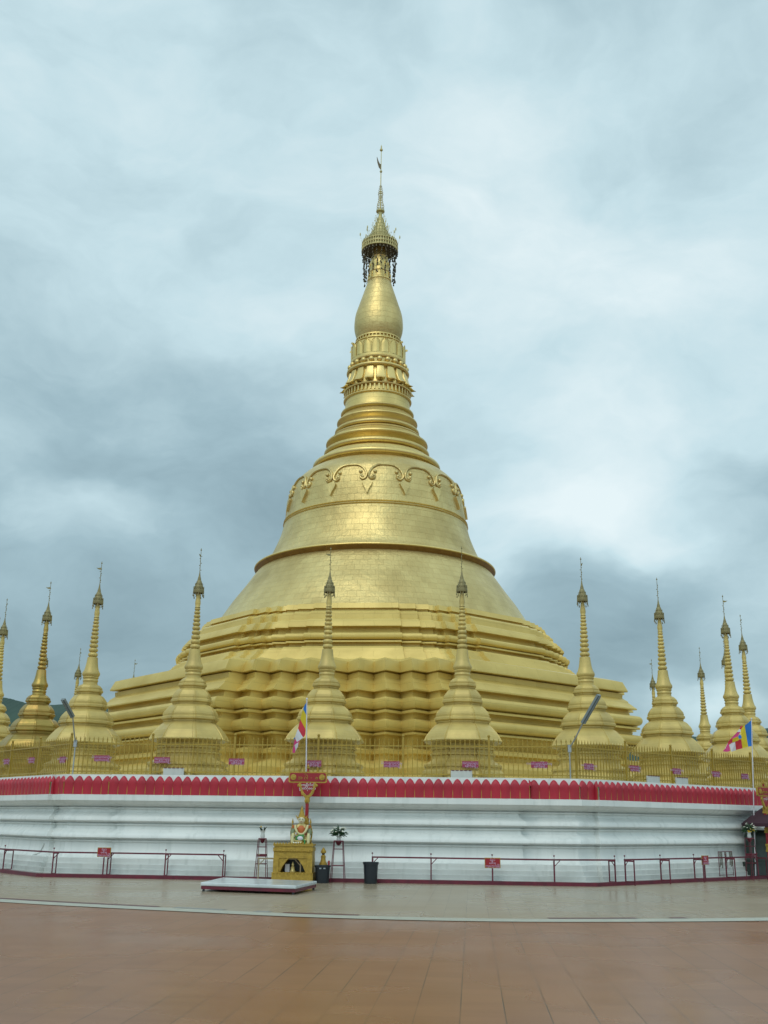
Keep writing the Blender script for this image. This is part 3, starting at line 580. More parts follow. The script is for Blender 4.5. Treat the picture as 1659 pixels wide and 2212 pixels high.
# ------------------------------------------------------------------ ring of small spires
sT = [(-.392, .972), (-.352, .972), (-.352, 1.0), (.352, 1.0), (.352, .972), (.392, .972)]
planT = oct_plan(sT)
def small_spire():
    root = empty('small_spire', (0, 0, 0), 0, 'x', 'spire', 'small golden spires round the great pagoda')
    Z = 2.62
    def bd(g, name, m, sm, par=None): return g.build(name, m, par or root, sm)
    g = MB(); g.sweep(planT, [(a, z-Z) for a, z in [(1.21, 2.62), (1.21, 2.86), (1.18, 2.98), (1.10, 3.05), (1.10, 3.10), (1.14, 3.12), (1.14, 3.18), (.94, 3.28), (.90, 3.34), (.90, 3.44), (.95, 3.46), (.95, 3.50), (.88, 3.53), (.88, 3.60), (.94, 3.62), (.94, 3.66), (.88, 3.70), (.90, 3.76), (1.06, 3.82), (1.13, 3.84)]]); bd(g, 'flared_base', M['spire'], 30)
    TT = (0, .10, .22, .36, .50, .64, .80, 1); FF = (0, .24, .44, .60, .75, .88, .97, 1)
    def shoulder(r0, z0, r1, z1, lin=.0):
        # from the lower lip (r0, z0) up to the neck (r1, z1), swelling outward, in small courses
        o = []
        for t, f in list(zip(TT, FF))[::-1]:
            f = f*(1-lin)+t*lin; r = r1+(r0-r1)*f; z = z1+(z0-z1)*t
            o += [(r, z), (r-.012, z+.006)]
        return o
    pf = [(1.14, 3.84), (1.15, 3.87)]+shoulder(1.13, 3.90, .76, 4.36, .55)
    pf += [(.745, 4.37), (.745, 4.395), (.775, 4.40), (.775, 4.42), (.755, 4.43), (.80, 4.45), (.825, 4.47), (.825, 4.53)]+shoulder(.80, 4.55, .545, 4.905)
    pf += [(.53, 4.91), (.53, 4.93), (.555, 4.94), (.555, 4.955), (.54, 4.965), (.575, 4.985), (.595, 5.0), (.595, 5.06)]+shoulder(.575, 5.08, .365, 5.40)
    pf += [(.35, 5.405), (.35, 5.42), (.375, 5.43), (.375, 5.445), (.36, 5.455), (.395, 5.475), (.41, 5.49), (.41, 5.54)]+shoulder(.395, 5.555, .25, 5.73)
    g = MB(); g.sweep(planT, [(a, z-Z) for a, z in pf], cap1=True); bd(g, 'stepped_body', M['spire'], 30)
    g = MB(); g.lathe([(a, z-Z) for a, z in [(.255, 5.70), (.225, 5.79), (.235, 5.82), (.248, 5.85), (.235, 5.88), (.222, 5.91), (.250, 5.94), (.255, 5.965), (.24, 5.99), (.27, 6.02), (.285, 6.06), (.28, 6.11), (.235, 6.19), (.205, 6.30), (.185, 6.42), (.170, 6.55), (.165, 6.62)]], 24); bd(g, 'bell', M['spire'], 40)
    pf = [(.15, 6.62)]; nb = 10; z = 6.63
    for i in range(nb):
        r = .158-.0075*i; h = .156-.0055*i
        pf += [(r*.60, z+h*.04), (r*.88, z+h*.16), (r, z+h*.5), (r*.88, z+h*.84), (r*.60, z+h*.96)]; z += h
    g = MB(); g.lathe([(a, b-Z) for a, b in pf], 16); bd(g, 'ring_stack', M['spire'], 50)
    zt = z
    g = MB(); g.lathe([(a, b-Z) for a, b in [(.09, zt), (.072, zt+.03), (.085, zt+.10), (.088, zt+.16), (.07, zt+.28), (.058, zt+.42), (.05, zt+.60)]], 14); bd(g, 'neck', M['spire'], 50)
    g = MB(); o = zt+.45-Z
    g.lathe([(.165, o), (.175, o+.02), (.17, o+.12), (.145, o+.14), (.15, o+.17), (.12, o+.26), (.10, o+.27), (.103, o+.30), (.075, o+.40), (.055, o+.42), (.057, o+.45), (.03, o+.56), (.012, o+.70)], 16)
    for j in range(14):
        a = 2*pi*j/14
        g.lathe([(.006, -.0), (.012, -.04), (.022, -.08)], 5, (.168*cos(a), .168*sin(a), o+(.0 if j % 3 else -.07))); g.tube([(.168*cos(a), .168*sin(a), o+.02), (.168*cos(a), .168*sin(a), o-.07)], .004, 3)
        g.box((.160*cos(a), .160*sin(a), o+.17), (.015, .03, .08), a); 
        if j % 2: g.box((.12*cos(a), .12*sin(a), o+.29), (.012, .025, .06), a)
    cr_ = bd(g, 'umbrella_crown', M['hti_small'], 40)
    g = MB(); g.tube([(0, 0, o+.6), (0, 0, 9.86-Z)], [.012, .008], 5); g.ball((0, 0, 9.80-Z), .026, 7, 5)
    for i in range(7):
        zz_ = o+.75+i*.075; a = i*2.1; g.ball((.03*cos(a), .03*sin(a), zz_), .016, 5, 4)
    bd(g, 'rod', M['hti_small'], 40, cr_)
    g = MB(); zz_ = 9.60-Z; g.prism([(0, zz_-.03), (-.08, zz_-.02), (-.17, zz_+.035), (-.09, zz_+.03), (0, zz_+.05)], lambda p: (p[0], -.005, p[1]), lambda p: (p[0], .005, p[1])); bd(g, 'vane', M['hti_small'], 40, cr_)
    return root
spire0 = small_spire()
RA, RS = 15.41, 4.125
def ringpos(i):
    k, j = divmod(i, 3); j -= 1; a = ROT+k*pi/4; return (*rotp((j*RS, -RA), a, (CX, CY)), a)
SP = {0: 'golden spire before the left slope of the pagoda, tip against open sky', 1: 'golden spire standing behind the drooping flag and sign board, left of centre',
      2: 'golden spire in front of the pagoda, right of centre, nearest of all the spires', 3: 'golden spire at the foot of the right slope, behind the slanting tube lamp',
      4: 'golden spire between the pagoda\'s right end and the flag on the right, tallest there', 5: 'golden spire just left of the right-hand flag, with a lesser one to its left',
      6: 'golden spire directly behind the right-hand flag\'s pole, rightmost of all', 7: 'half hidden golden spire between the two just left of the right-hand flag',
      8: 'small far golden spire with only its top showing left of the right-hand flag', 9: 'far golden spire peeping out beside a bigger one right of the pagoda',
      17: 'far spire of which only the thin tip shows over the left end of the terraces', 18: 'small far spire between two big ones at left, behind the left tube lamp',
      19: 'far spire half hidden behind the tarnished spire at left', 20: 'spire hidden mostly behind the one cut by the left edge of the photo',
      21: 'golden spire cut by the left edge of the photo', 22: 'dull tarnished golden spire, second from the left edge in the near row', 23: 'golden spire third from the left edge, behind the left tube lamp'}
first = True
for i, lb in SP.items():
    x, y, a = ringpos(i)
    o = spire0 if first else copy_tree(spire0); first = False
    dx_ = {7: .26, 20: -.45}.get(i, 0)
    o.location = (x+dx_, y, 2.62); o.rotation_euler = (random.uniform(-.006, .006), random.uniform(-.006, .006), a); o['label'] = lb
    if i == 22:
        for c in kids(o):
            if c.type == 'MESH' and c.data.materials[0] == M['spire']:
                c.material_slots[0].link = 'OBJECT'; c.material_slots[0].material = M['dull']
    vn_ang = {1: .2, 22: .1, 23: .15, 5: 3.0, 3: 1.7, 0: 1.4, 2: 1.5, 4: 1.3}.get(i, i*1.3)
    for c in kids(o):
        for d in kids(c):
            if d.name.startswith('vane'): d.rotation_euler.z = vn_ang-a

# ------------------------------------------------------------------ white octagonal plinth wall with red parapet
wall = empty('plinth_wall', (CX, CY, 0), ROT, 'white moulded terrace wall with crimson petal parapet round the pagoda', 'wall')
DW = [16.75]+[17.05]*7
def isect(d0, a0, d1, a1):
    # lines n.p = d with n = (sin a, -cos a)
    n0 = (sin(a0), -cos(a0)); n1 = (sin(a1), -cos(a1)); det = n0[0]*n1[1]-n0[1]*n1[0]
    return ((d0*n1[1]-n0[1]*d1)/det, (n0[0]*d1-n1[0]*d0)/det)
def wall_plan(off, d=DW):
    """side with a projecting middle part; returns list of (x, y) local points"""
    o = []
    for k in range(8):
        a = k*pi/4; c0 = isect(d[k-1]+off, a-pi/4, d[k]+off, a); n = (sin(a), -cos(a)); t = (cos(a), sin(a)); D_ = d[k]+off; hp = 6.0
        o.append(c0)
        for tt, dd in ((-hp-off, 0), (-hp-off, .14), (hp+off, .14), (hp+off, 0)): o.append((n[0]*(D_+dd)+t[0]*tt, n[1]*(D_+dd)+t[1]*tt))
    return o
def wall_sweep(g, prof):
    rows = []
    for off, z in prof: rows.append([(x, y, z) for x, y in wall_plan(off)])
    g.grid(rows, True)
g = MB()
def bez(a, b, c, n=5): return [((1-t)**2*a[0]+2*t*(1-t)*b[0]+t*t*c[0], (1-t)**2*a[1]+2*t*(1-t)*b[1]+t*t*c[1]) for t in [i/n for i in range(n+1)]]
pw = [(.22, 0), (.22, .10), (.13, .11), (.13, .22), (.05, .23), (.05, .35), (-.03, .36), (-.03, .50), (-.14, .52)]
pw += [(-.20, .60), (-.24, .75), (-.25, .93), (-.19, .95), (-.19, .98), (-.24, .985), (-.24, 1.01), (-.10, 1.03)]+bez((-.06, 1.06), (-.05, 1.16), (-.18, 1.22), 4)+[(-.27, 1.30), (-.29, 1.39), (-.23, 1.40), (-.23, 1.43), (-.29, 1.435), (-.29, 1.46), (-.15, 1.49)]
pw += bez((-.11, 1.52), (-.10, 1.62), (-.23, 1.68), 4)+[(-.32, 1.76), (-.34, 1.83), (-.27, 1.85), (-.27, 1.88), (-.33, 1.885), (-.33, 1.905)]+bez((-.24, 1.92), (-.05, 1.94), (.05, 2.06), 4)+[(.07, 2.07), (.07, 2.22), (-.03, 2.24), (-.05, 2.79), (-.26, 2.80), (-.26, 2.64), (-9., 2.625)]
wall_sweep(g, pw); ww = g.build('moulded_wall', M['white'], wall, 30)
g = MB(); g.poly([(x, y, 2.623) for x, y in wall_plan(-.295)]); g.build('terrace_floor', M['terrace'], wall)
# parapet petals
g = MB(); pl = wall_plan(-.03); NPl = len(pl)
for i in range(NPl):
    a = Vector(pl[i]); b = Vector(pl[(i+1) % NPl]); d = b-a; Ln = d.length
    if Ln < .12: continue
    k_side = i//5
    if k_side in (3, 4, 5): continue
    d.normalize(); n = Vector((d.y, -d.x)); cnt = max(1, round(Ln/.268)); pw_ = Ln/cnt
    for j in range(cnt):
        cc = a+d*(j+.5)*pw_; hw = pw_*.495
        def P(u, z, off): q = cc+d*u+n*off; return (q.x, q.y, z)
        g.mat(M['red'])
        us = (-1, -.9, -.6, -.3, 0, .3, .6, .9, 1)
        def arch(u, z0, h_): return z0+h_*(1-abs(u)**2.4)*(.80+.20*(1-abs(u)))
        rows = []
        for z0, h_, of in ((2.235, 0, .045), (2.52, 0, .055), (2.555, .055, .068), (2.58, .095, .055), (2.60, .13, .02), (2.61, .155, -.035)):
            rows.append([P(hw*u, arch(u, z0, h_), of-.018*abs(u)**4) for u in us])
        g.grid(rows, closed=False)
        g.mat(M['gilt']); q = a+d*(j+1)*pw_+n*.025; g.box((q.x, q.y, 2.41), (.016, .02, .35), atan2(d.y, d.x))
g.build('petal_parapet', None, wall, 40, fix=True)
# drip stains / cracks: shallow rainwater downpipe marks modelled as thin cement repairs
g = MB()
q0 = isect(DW[0], 0, DW[1], pi/4)

# ------------------------------------------------------------------ fence on the terrace edge
fence = empty('terrace_fence', (CX, CY, 2.78), ROT, 'tall ochre metal picket fence along the top of the white wall', 'fence')
DF = [d-.12 for d in DW]
def fcorner(k): return Vector(isect(DF[k-1], (k-1)*pi/4, DF[k], k*pi/4))
panel_spots = []
for k in (0, 1, 2, 6, 7):
    a = fcorner(k); b = fcorner((k+1) % 8) if k < 7 else fcorner(0)
    if k == 7: a = Vector(isect(DF[6], 6*pi/4, DF[7], 7*pi/4)); b = Vector(isect(DF[7], 7*pi/4, DF[0], 0))
    d = b-a; Ln = d.length; npan = max(1, round(Ln/2.28)); pl_ = Ln/npan; d.normalize(); az = atan2(d.y, d.x)
    for j in range(npan):
        p0 = a+d*j*pl_; g = MB(); nb = round(pl_/.137)
        for i in range(1, nb):
            x = pl_*i/nb; g.box((x, 0, .52), (.023, .023, .96)); g.lathe([(.010, 1.0), (.022, 1.02), (.004, 1.09)], 4, (x, 0, 0))
        for z in (.10, .88): g.box((pl_/2, .0, z), (pl_-.06, .034, .034))
        o = g.build('picket_panel', M['fence'], fence, None, (p0.x, p0.y, 0), az); panel_spots.append((k, j, p0, d, pl_, az))
        g = MB(); g.box((0, 0, .56), (.058, .058, 1.12)); g.ball((0, 0, 1.16), .042, 8, 6); g.build('post', M['fence'], fence, None, (p0.x, p0.y, 0), az)
# plaques on the fence (donor boards)
def w2local(p): # world to fence ring coords
    return Vector(rotp((p[0]-CX, p[1]-CY), -ROT))
def on_side(px, py, dist_list, off=0.):
    """first hit of pixel ray with the front polygon sides at given distances"""
    best = None
    r = ray(px, py); o = Vector((0, 0, HC))
    ox, oy = rotp((0-CX, 0-CY), -ROT); dx, dy = rotp((r.x, r.y), -ROT)
    for k in (0, 1, 2, 7, 6):
        a = k*pi/4; n = (sin(a), -cos(a)); den = n[0]*dx+n[1]*dy
        if abs(den) < 1e-6: continue
        t = (dist_list[k]+off-(n[0]*ox+n[1]*oy))/den
        if t > 0:
            x, y = ox+dx*t, oy+dy*t
            if all(sin(q*pi/4)*x-cos(q*pi/4)*y <= dist_list[q]+off+.02 for q in range(8)):
                if best is None or t < best[0]: best = (t, x, y, HC+r.z*t, a)
    return best
PLQ = [(14, 1645, 'cut close to the left edge of the photo'), (68, 1642, 'second from the left edge'), (135, 1641, 'third from the left edge'), (220, 1638, 'left of the broad spire at left'), (350, 1642, 'left of the slope spire, above a white box'),
       (511, 1645, 'left of the drooping flag'), (677, 1649, 'touching the pole of the drooping flag'), (846, 1651, 'at the middle of the photo'), (1016, 1651, 'above a white box right of centre'),
       (1165, 1652, 'left of the slanting tube lamp'), (1272, 1656, 'right of the slanting tube lamp'), (1371, 1660, 'second right of the slanting lamp'), (1462, 1666, 'third right of the slanting lamp'), (1547, 1672, 'left of the right-hand flagpole'), (1609, 1677, 'just behind the right-hand flagpole')]
for i, (x, y, lb) in enumerate(PLQ):
    h = on_side(x, y, DF, .04)
    if not h: continue
    wx, wy = rotp((h[1], h[2]), ROT, (CX, CY)); wd_ = .46 if 200 < x < 1200 else .42
    root = empty('donor_plaque', (wx, wy, h[3]), h[4]+ROT, 'small magenta plaque on the ochre fence, '+lb, 'plaque', 'donor plaques on the fence')
    g = MB(); g.box((0, 0, 0), (wd_, .012, .17)); g.build('board', M['purple'], root)
    t_ = text('lettering', random.choice(['ကောင်းမှုရှင်မိသားစု', 'အလှူရှင်များ', 'မိသားစုကောင်းမှု']), .085, M['lilac'], root, (0, -.009, .03), ext=.001); t2 = text('lettering', random.choice(['တာချီလိတ်မြို့', 'ရန်ကုန်မြို့', 'မန္တလေးမြို့']), .08, M['lilac'], root, (0, -.009, -.045), ext=.001)
for i, (x, y, lb) in enumerate([(375, 1669, 'left of the slope spire'), (997, 1680, 'right of centre'), (1411, 1685, 'right of the slanting lamp'), (1473, 1691, 'nearest the right-hand flag')]):
    h = on_side(x, y, DF, .10)
    wx, wy = rotp((h[1], h[2]), ROT, (CX, CY))
    root = empty('floodlight_box', (wx, wy, 2.80), h[4]+ROT, 'low white box on the parapet behind the red petals, '+lb, 'light box', 'white boxes at the fence foot')
    g = MB(); g.box((0, 0, .09), (.60, .05, .19)); g.build('housing', M['white'], root)
    g = MB()
    for j in range(5): g.box((-.24+j*.12, -.03, .19), (.08, .02, .02))
    g.build('red_marks', M['maroon'], root)

# tube lamps on slanting arms
def tube_lamp(pb, pm, pt, lb):
    h = on_side(pb[0], pb[1], DF, .05); wx, wy = rotp((h[1], h[2]), ROT, (CX, CY))
    root = empty('tube_lamp', (wx, wy, 2.78), 0, lb, 'lamp')
    B = at_y(*pb, wy); Mi = at_y(*pm, wy-.5); T_ = at_y(*pt, wy-1.0); o = Vector((wx, wy, 2.78))
    g = MB(); g.tube([Vector((wx, wy, 2.78))-o, B-o, (B*.5+Mi*.5)+Vector((0, 0, -.02))-o, Mi-o], .020, 6); g.box(B-o, (.09, .09, .20)); g.build('arm', M['steel'], root)
    d = (T_-Mi); g = MB(); ln = d.length; q = d.to_track_quat('X', 'Z').to_matrix().to_4x4()
    b = len(g.v); g.box((ln/2, 0, 0), (ln, .12, .07)); g.box((ln/2, 0, -.05), (ln*.95, .05, .05)); g.v = [tuple((q @ Vector(v))+(Mi-o)) for v in g.v]
    g.build('lamp_head', M['graymetal'], root)
tube_lamp((1230, 1617), (1259, 1562), (1294, 1501), 'grey tube lamp on a slanting arm fixed to the fence, before the right slope')
tube_lamp((163, 1606), (157, 1548), (136, 1510), 'grey tube lamp on a bent arm above the fence at left')

# ------------------------------------------------------------------ low rails with kerb
def rail_y(x): pass
KERB = [(-300, 1842), (0, 1868), (240, 1881), (480, 1893.5), (700, 1902), (1021, 1908.5), (1348, 1913), (1500, 1903), (1659, 1892), (1800, 1882)]
KP = [at_z(x, y, 0) for x, y in KERB]
def clamp_out(p, dmin):
    """keep p outside the wall foot"""
    x, y = rotp((p.x-CX, p.y-CY), -ROT)
    for _ in range(3):
        for k in range(8):
            a = k*pi/4; n = (sin(a), -cos(a)); s_ = n[0]*x+n[1]*y
            lim = DW[k]+dmin
            if s_ > lim-.0001: break
        else:
            ks = max(range(8), key=lambda k: sin(k*pi/4)*x-cos(k*pi/4)*y-DW[k]); a = ks*pi/4; n = (sin(a), -cos(a)); e = DW[ks]+dmin-(n[0]*x+n[1]*y); x += n[0]*e; y += n[1]*e
    q = rotp((x, y), ROT, (CX, CY)); return Vector((q[0], q[1], p.z))
def front(px, dmin=.62, z=0.):
    """ground point in column px on the polygon parallel to the wall"""
    h = None
    for yy in (1900,):
        h = on_side(px, 1905, DW, dmin)
    x, y = rotp((h[1], h[2]), ROT, (CX, CY)); return Vector((x, y, z)), h[4]+ROT
g = MB(); rows = []
RW = .62
kp = [(*rotp(isect(DW[k-1]+o_, (k-1)*pi/4, DW[k]+o_, k*pi/4), 0), o_) for o_ in (0,) for k in (0,)]
def kerb_ring(name, m, o0, o1, z1, lb):
    g = MB(); rows = []
    for o_, z in ((o1, 0.), (o1, z1), (o0, z1), (o0, 0.)):
        row = []
        for k in (7, 0, 1, 2, 3):
            p = isect(DW[k-1]+o_, (k-1)*pi/4, DW[k]+o_, k*pi/4); q = rotp(p, ROT, (CX, CY)); row.append((q[0], q[1], z))
        rows.append(row)
    g.grid(rows, closed=False); o = g.build(name, m); tag(o, lb, 'kerb'); return o
kerb_ring('kerb', M['maroon'], .55, .66, .10, 'low maroon kerb running round the foot of the white wall')
RT = .66
def post_pair(g, p, az, h=RT, ball=True, pair=.26, brace=1):
    d = Vector((cos(az), sin(az), 0)); n = Vector((sin(az), -cos(az), 0))
    g.box((p.x, p.y, h/2), (.030, .030, h), az)
    q = p-n*pair
    if pair: g.box((q.x, q.y, h/2), (.026, .026, h), az); m_ = (p+q)/2; g.box((m_.x, m_.y, .10), (.018, pair, .022), az); g.box((m_.x, m_.y, h-.03), (.02, pair, .035), az)
    if ball: g.tube([(p.x, p.y, h), (p.x, p.y, h+.08)], .006, 4); g.ball((p.x, p.y, h+.10), .024, 7, 5)
    if brace:
        for s_ in ((-1, 1) if brace == 2 else (brace,)):
            g.tube([p+Vector((0, 0, h-.17)), p+d*.15*s_+Vector((0, 0, h-.02))], .014, 4)
def rail(pxs, lb, signs=(), mt='maroon', dmin=.60, pair=.26, brace=1, h=RT, group='low rails before the white wall'):
    ps = [front(x, dmin) for x in pxs]; p0 = ps[0][0]
    root = empty('low_rail', p0, 0, lb, 'railing', group); off = -p0
    g = MB(); pts = [p+off+Vector((0, 0, h)) for p, a in ps]
    for a, b in zip(pts[:-1], pts[1:]):
        d = b-a
        if d.length > .01: c = (a+b)/2; g.box(c, (d.length+.03, .045, .04), atan2(d.y, d.x))
    g.build('top_bar', M[mt], root)
    for i, (p, a) in enumerate(ps):
        g = MB(); post_pair(g, p+off, a, h, brace=brace if i < len(ps)-1 else -brace, pair=pair); g.build('trestle', M[mt], root)
    return root, ps
rail([-60, 3, 110, 229, 354, 480], 'long low maroon rail on trestles before the left part of the wall')
rail([803.5, 931, 1064, 1198.6, 1330], 'low maroon rail on posts before the middle of the wall, right of the buckets', pair=.2, brace=1)
rail([1352, 1429, 1502, 1571, 1640], 'low maroon rail on trestles before the right part of the wall', pair=-.30)
rail([557, 648], 'short faded wooden rail in front of the golden shrine', mt='palewood', dmin=1.15, pair=0, brace=1, h=.60, group=None)
def notice(px, py, wd_, hg, dmin, lb):
    h = on_side(px, py, DW, dmin); wx, wy = rotp((h[1], h[2]), ROT, (CX, CY)); z = h[3]; a = h[4]+ROT
    root = empty('notice_board', (wx, wy, 0), a, lb, 'notice', 'small red notices on the low rails')
    g = MB(); g.box((0, 0, z), (wd_, .02, hg)); g.build('frame', M['gilt'], root)
    g = MB(); g.box((0, -.006, z), (wd_-.03, .02, hg-.03)); g.build('board', M['signred'], root)
    for i, s_ in enumerate(['ဖိနပ်', 'မစီးရ', 'ကျေးဇူးပြု၍']):
        text('lettering', s_, .075, M['lilac'], root, (0, -.018, z+.07-i*.075), ext=.001)
    g = MB(); g.box((0, .03, (z-hg/2)/2), (.03, .03, z-hg/2)); g.build('stake', M['maroon'], root)
notice(225, 1841, .38, .25, .68, 'red notice board hung on the left rail')
notice(1064, 1864, .42, .26, .68, 'red notice board on a stake at the rail right of centre')
notice(1523, 1858, .34, .26, .68, 'red notice board on the right rail near the flower stand')

# ------------------------------------------------------------------ mat platform
pl4 = [at_z(433, 1906, .20), at_z(639, 1913, .20), at_z(685, 1903, .20), at_z(482, 1895, .20)]
pc = sum(pl4, Vector())/4; root = empty('low_platform', (pc.x, pc.y, 0), 0, 'low bench platform with a pale wet top and maroon sides on the walkway', 'platform')
g = MB(); o_ = Vector((pc.x, pc.y, 0))
def slab(g, pts, z0, z1, gr=1.0):
    b = [Vector((p.x-pc.x, p.y-pc.y, 0))*gr for p in pts]; g.grid([[(q.x, q.y, z0) for q in b], [(q.x, q.y, z1) for q in b]], True, True, True)
slab(g, pl4, .125, .20, 1.0); o = g.build('padded_top', M['tray'], root)
bv = o.modifiers.new('bevel', 'BEVEL'); bv.width = .02; bv.segments = 2
g = MB(); slab(g, pl4, .055, .123, .985); g.build('side_boards', M['maroon'], root)
for p in pl4:
    q = (p-pc)*.94; g = MB(); g.box((q.x, q.y, .028), (.05, .05, .056)); g.build('leg', M['bucket'], root)

# ------------------------------------------------------------------ golden shrine with crowned statue
S0, az0 = front(634, .95)
def sz(y, Y=S0.y): return at_y(634, y, Y).z
px = at_y(635, 1860, S0.y).x-at_y(634, 1860, S0.y).x
H_ped = sz(1821, S0.y)
shr = empty('golden_shrine', (S0.x, S0.y, 0), ROT*.5, 'golden pedestal shrine with an arched niche at the foot of the wall', 'shrine')
W2 = 84*px/2; dp = .34
g = MB()
kz = H_ped
def fr(x0, x1, z0, z1, y=0., th=.68): g.box(((x0+x1)/2, y+.0, (z0+z1)/2), (x1-x0, th, z1-z0))
fr(-W2*1.05, W2*1.05, 0, .26*kz, 0, .72)
fr(-W2, -W2*.72, .26*kz, .62*kz); fr(W2*.72, W2, .26*kz, .62*kz)
fr(-W2*.99, W2*.99, .62*kz, .80*kz, 0, .66)
# sloping inner cheeks making the pointed arch
for s_ in (-1, 1):
    ou = [(s_*W2*.73, .26*kz), (s_*W2*.73, .64*kz), (s_*W2*.14, .64*kz), (s_*W2*.30, .57*kz), (s_*W2*.52, .42*kz), (s_*W2*.66, .26*kz)]
    if s_ < 0: ou = ou[::-1]
    g.prism(ou, lambda p: (p[0], -.31, p[1]), lambda p: (p[0], .31, p[1]))
fr(-W2*.98, W2*.98, .26*kz, .62*kz, .30, .06)
g.build('body', M['gilt'], shr)
g = MB(); fr2 = [(-W2*1.06, .80*kz), (W2*1.06, .80*kz)]
g.box((0, 0, .84*kz), (W2*2.04, .70, .09*kz)); g.box((0, 0, .91*kz), (W2*1.95, .66, .06*kz)); g.box((0, 0, .955*kz), (W2*2.04, .72, .05*kz))
for i in range(14):
    x = -W2*.96+i*W2*1.92/13
    g.ball((x, -.35, .985*kz), .024, 6, 4, (1, 1, 1.5)); g.ball((x, -.352, .80*kz), .026, 6, 4)
for i in range(12):
    x = -W2*.95+i*W2*1.9/11; g.ball((x, -.362, .245*kz), .025, 6, 4); 
g.build('carved_cornice', M['gilt'], shr)
g = MB(); g.box((0, .255, .44*kz), (W2*1.3, .02, .34*kz)); g.build('niche_back', M['darkgreen'], shr)
n_ = empty('niche_figure', (S0.x-.02, S0.y-.16, .26*kz), 0, 'tiny gold seated figure inside the niche of the shrine', 'figurine')
g = MB(); g.lathe([(.07, 0), (.085, .02), (.06, .05), (.05, .10), (.055, .13), (.022, .155), (.04, .19), (.025, .225), (.004, .27)], 12, cap0=True); g.build('seated_body', M['skin'], n_, 50)
g = MB(); g.box((0, 0, .07), (.12, .03, .20)); tag(g.build('offering_card', M['fwhite'], None, None, (S0.x-.17, S0.y-.10, .26*kz+.035)), 'white offering packet inside the shrine niche beside the figure', 'offering')

# crowned statue (continuous skinned body)
st = empty('crowned_statue', (S0.x+10*px, S0.y, H_ped*.985), 0, 'crowned seated statue hung with cream garlands on top of the golden shrine', 'statue')
stt = st; st.scale = (1.32, 1.2, 1.0); st.location.x = at_y(650, 1820, S0.y).x
def sk(name, verts, edges, radii, m, parent, sub=1, root=0):
    me = bpy.data.meshes.new(name); me.from_pydata(verts, edges, []); me.materials.append(m); o = bpy.data.objects.new(name, me); COL.objects.link(o); o.parent = parent
    mo = o.modifiers.new('skin', 'SKIN'); mo.use_smooth_shade = True
    for i, r in enumerate(radii):
        s_ = me.skin_vertices[0].data[i]; s_.radius = r if isinstance(r, tuple) else (r, r); s_.use_root = (i == root)
    ss = o.modifiers.new('sub', 'SUBSURF'); ss.levels = sub; ss.render_levels = sub
    dg = bpy.context.evaluated_depsgraph_get(); me2 = bpy.data.meshes.new_from_object(o.evaluated_get(dg)); bpy.data.objects.remove(o)
    o = bpy.data.objects.new(name, me2); COL.objects.link(o); o.parent = parent
    if not me2.materials: me2.materials.append(m)
    return o
Hs = at_y(646, 1739, S0.y).z-H_ped            # crown tip height
u = Hs/1.0
V = [(0, .02, .16), (0, .02, .24), (0, .02, .36), (0, .01, .475), (0, 0, .53), (0, -.01, .62), (0, -.01, .68),
     (-.10, .01, .45), (-.155, -.01, .34), (-.15, -.08, .235), (-.10, -.13, .225), (.10, .01, .45), (.155, -.01, .34), (.15, -.07, .24), (.13, -.14, .17),
     (-.10, -.04, .13), (-.19, -.12, .10), (-.06, -.18, .07), (.05, -.19, .05), (.10, -.04, .13), (.19, -.12, .10), (.06, -.17, .10), (-.04, -.17, .11)]
Ed = [(0, 1), (1, 2), (2, 3), (3, 4), (4, 5), (5, 6), (3, 7), (7, 8), (8, 9), (9, 10), (3, 11), (11, 12), (12, 13), (13, 14), (0, 15), (15, 16), (16, 17), (17, 18), (0, 19), (19, 20), (20, 21), (21, 22)]
Rd = [.10, .085, .10, .075, .036, .060, .045, .05, .042, .034, .022, .05, .042, .034, .024, .065, .055, .036, .026, .065, .055, .036, .026]
V = [(x*u, y*u, z*u) for x, y, z in V]; Rd = [r*u for r in Rd]
body = sk('body', V, Ed, Rd, M['skin'], st, 2)
# fingers of both hands
for hx, hy, hz, dirx in ((-.10, -.135, .225, 1), (.13, -.145, .165, 0)):
    for f_ in range(5):
        g = MB(); a_ = Vector((hx+(-.018+.009*f_), hy-.01, hz))*u; ln = (.03, .045, .05, .046, .036)[f_]
        b_ = a_+Vector((dirx*ln*.8*u, -.01*u, -ln*(.3 if dirx else .9)*u)); c_ = b_+Vector((dirx*ln*.3*u, .008*u, -ln*.4*u)); g.tube([a_, b_, c_], [.008*u, .007*u, .005*u], 6)
        o = g.build('finger', M['skin'], body, 50)
g = MB(); g.ball((0, -.045*u, .615*u), .080*u, 14, 12, (.86, .9, 1.15)); hd = g.build('face', M['face'], st, 60)
g = MB()
for s_ in (-1, 1):
    g.mat(M['dark']); g.ball((s_*.028*u, -.112*u, .632*u), .012*u, 6, 5, (1.4, .5, .6)); g.box((s_*.028*u, -.112*u, .655*u), (.035*u, .008*u, .006*u))
    g.mat(M['face']); g.ball((s_*.064*u, -.01*u, .62*u), .016*u, 6, 6, (.5, .8, 1.6))
g.mat(M['face']); g.lathe([(.004*u, .012*u), (.009*u, -.012*u), (.002*u, -.018*u)], 6, (0, -.118*u, .615*u)); g.mat(M['signred']); g.ball((0, -.108*u, .578*u), .014*u, 6, 5, (1.5, .5, .5)); g.build('facial_features', None, hd, 50)
g = MB(); g.lathe([(.074*u, .665*u), (.088*u, .68*u), (.080*u, .70*u), (.068*u, .72*u), (.070*u, .74*u), (.052*u, .78*u), (.054*u, .80*u), (.036*u, .85*u), (.036*u, .87*u), (.018*u, .93*u), (.004*u, 1.0*u)], 16)
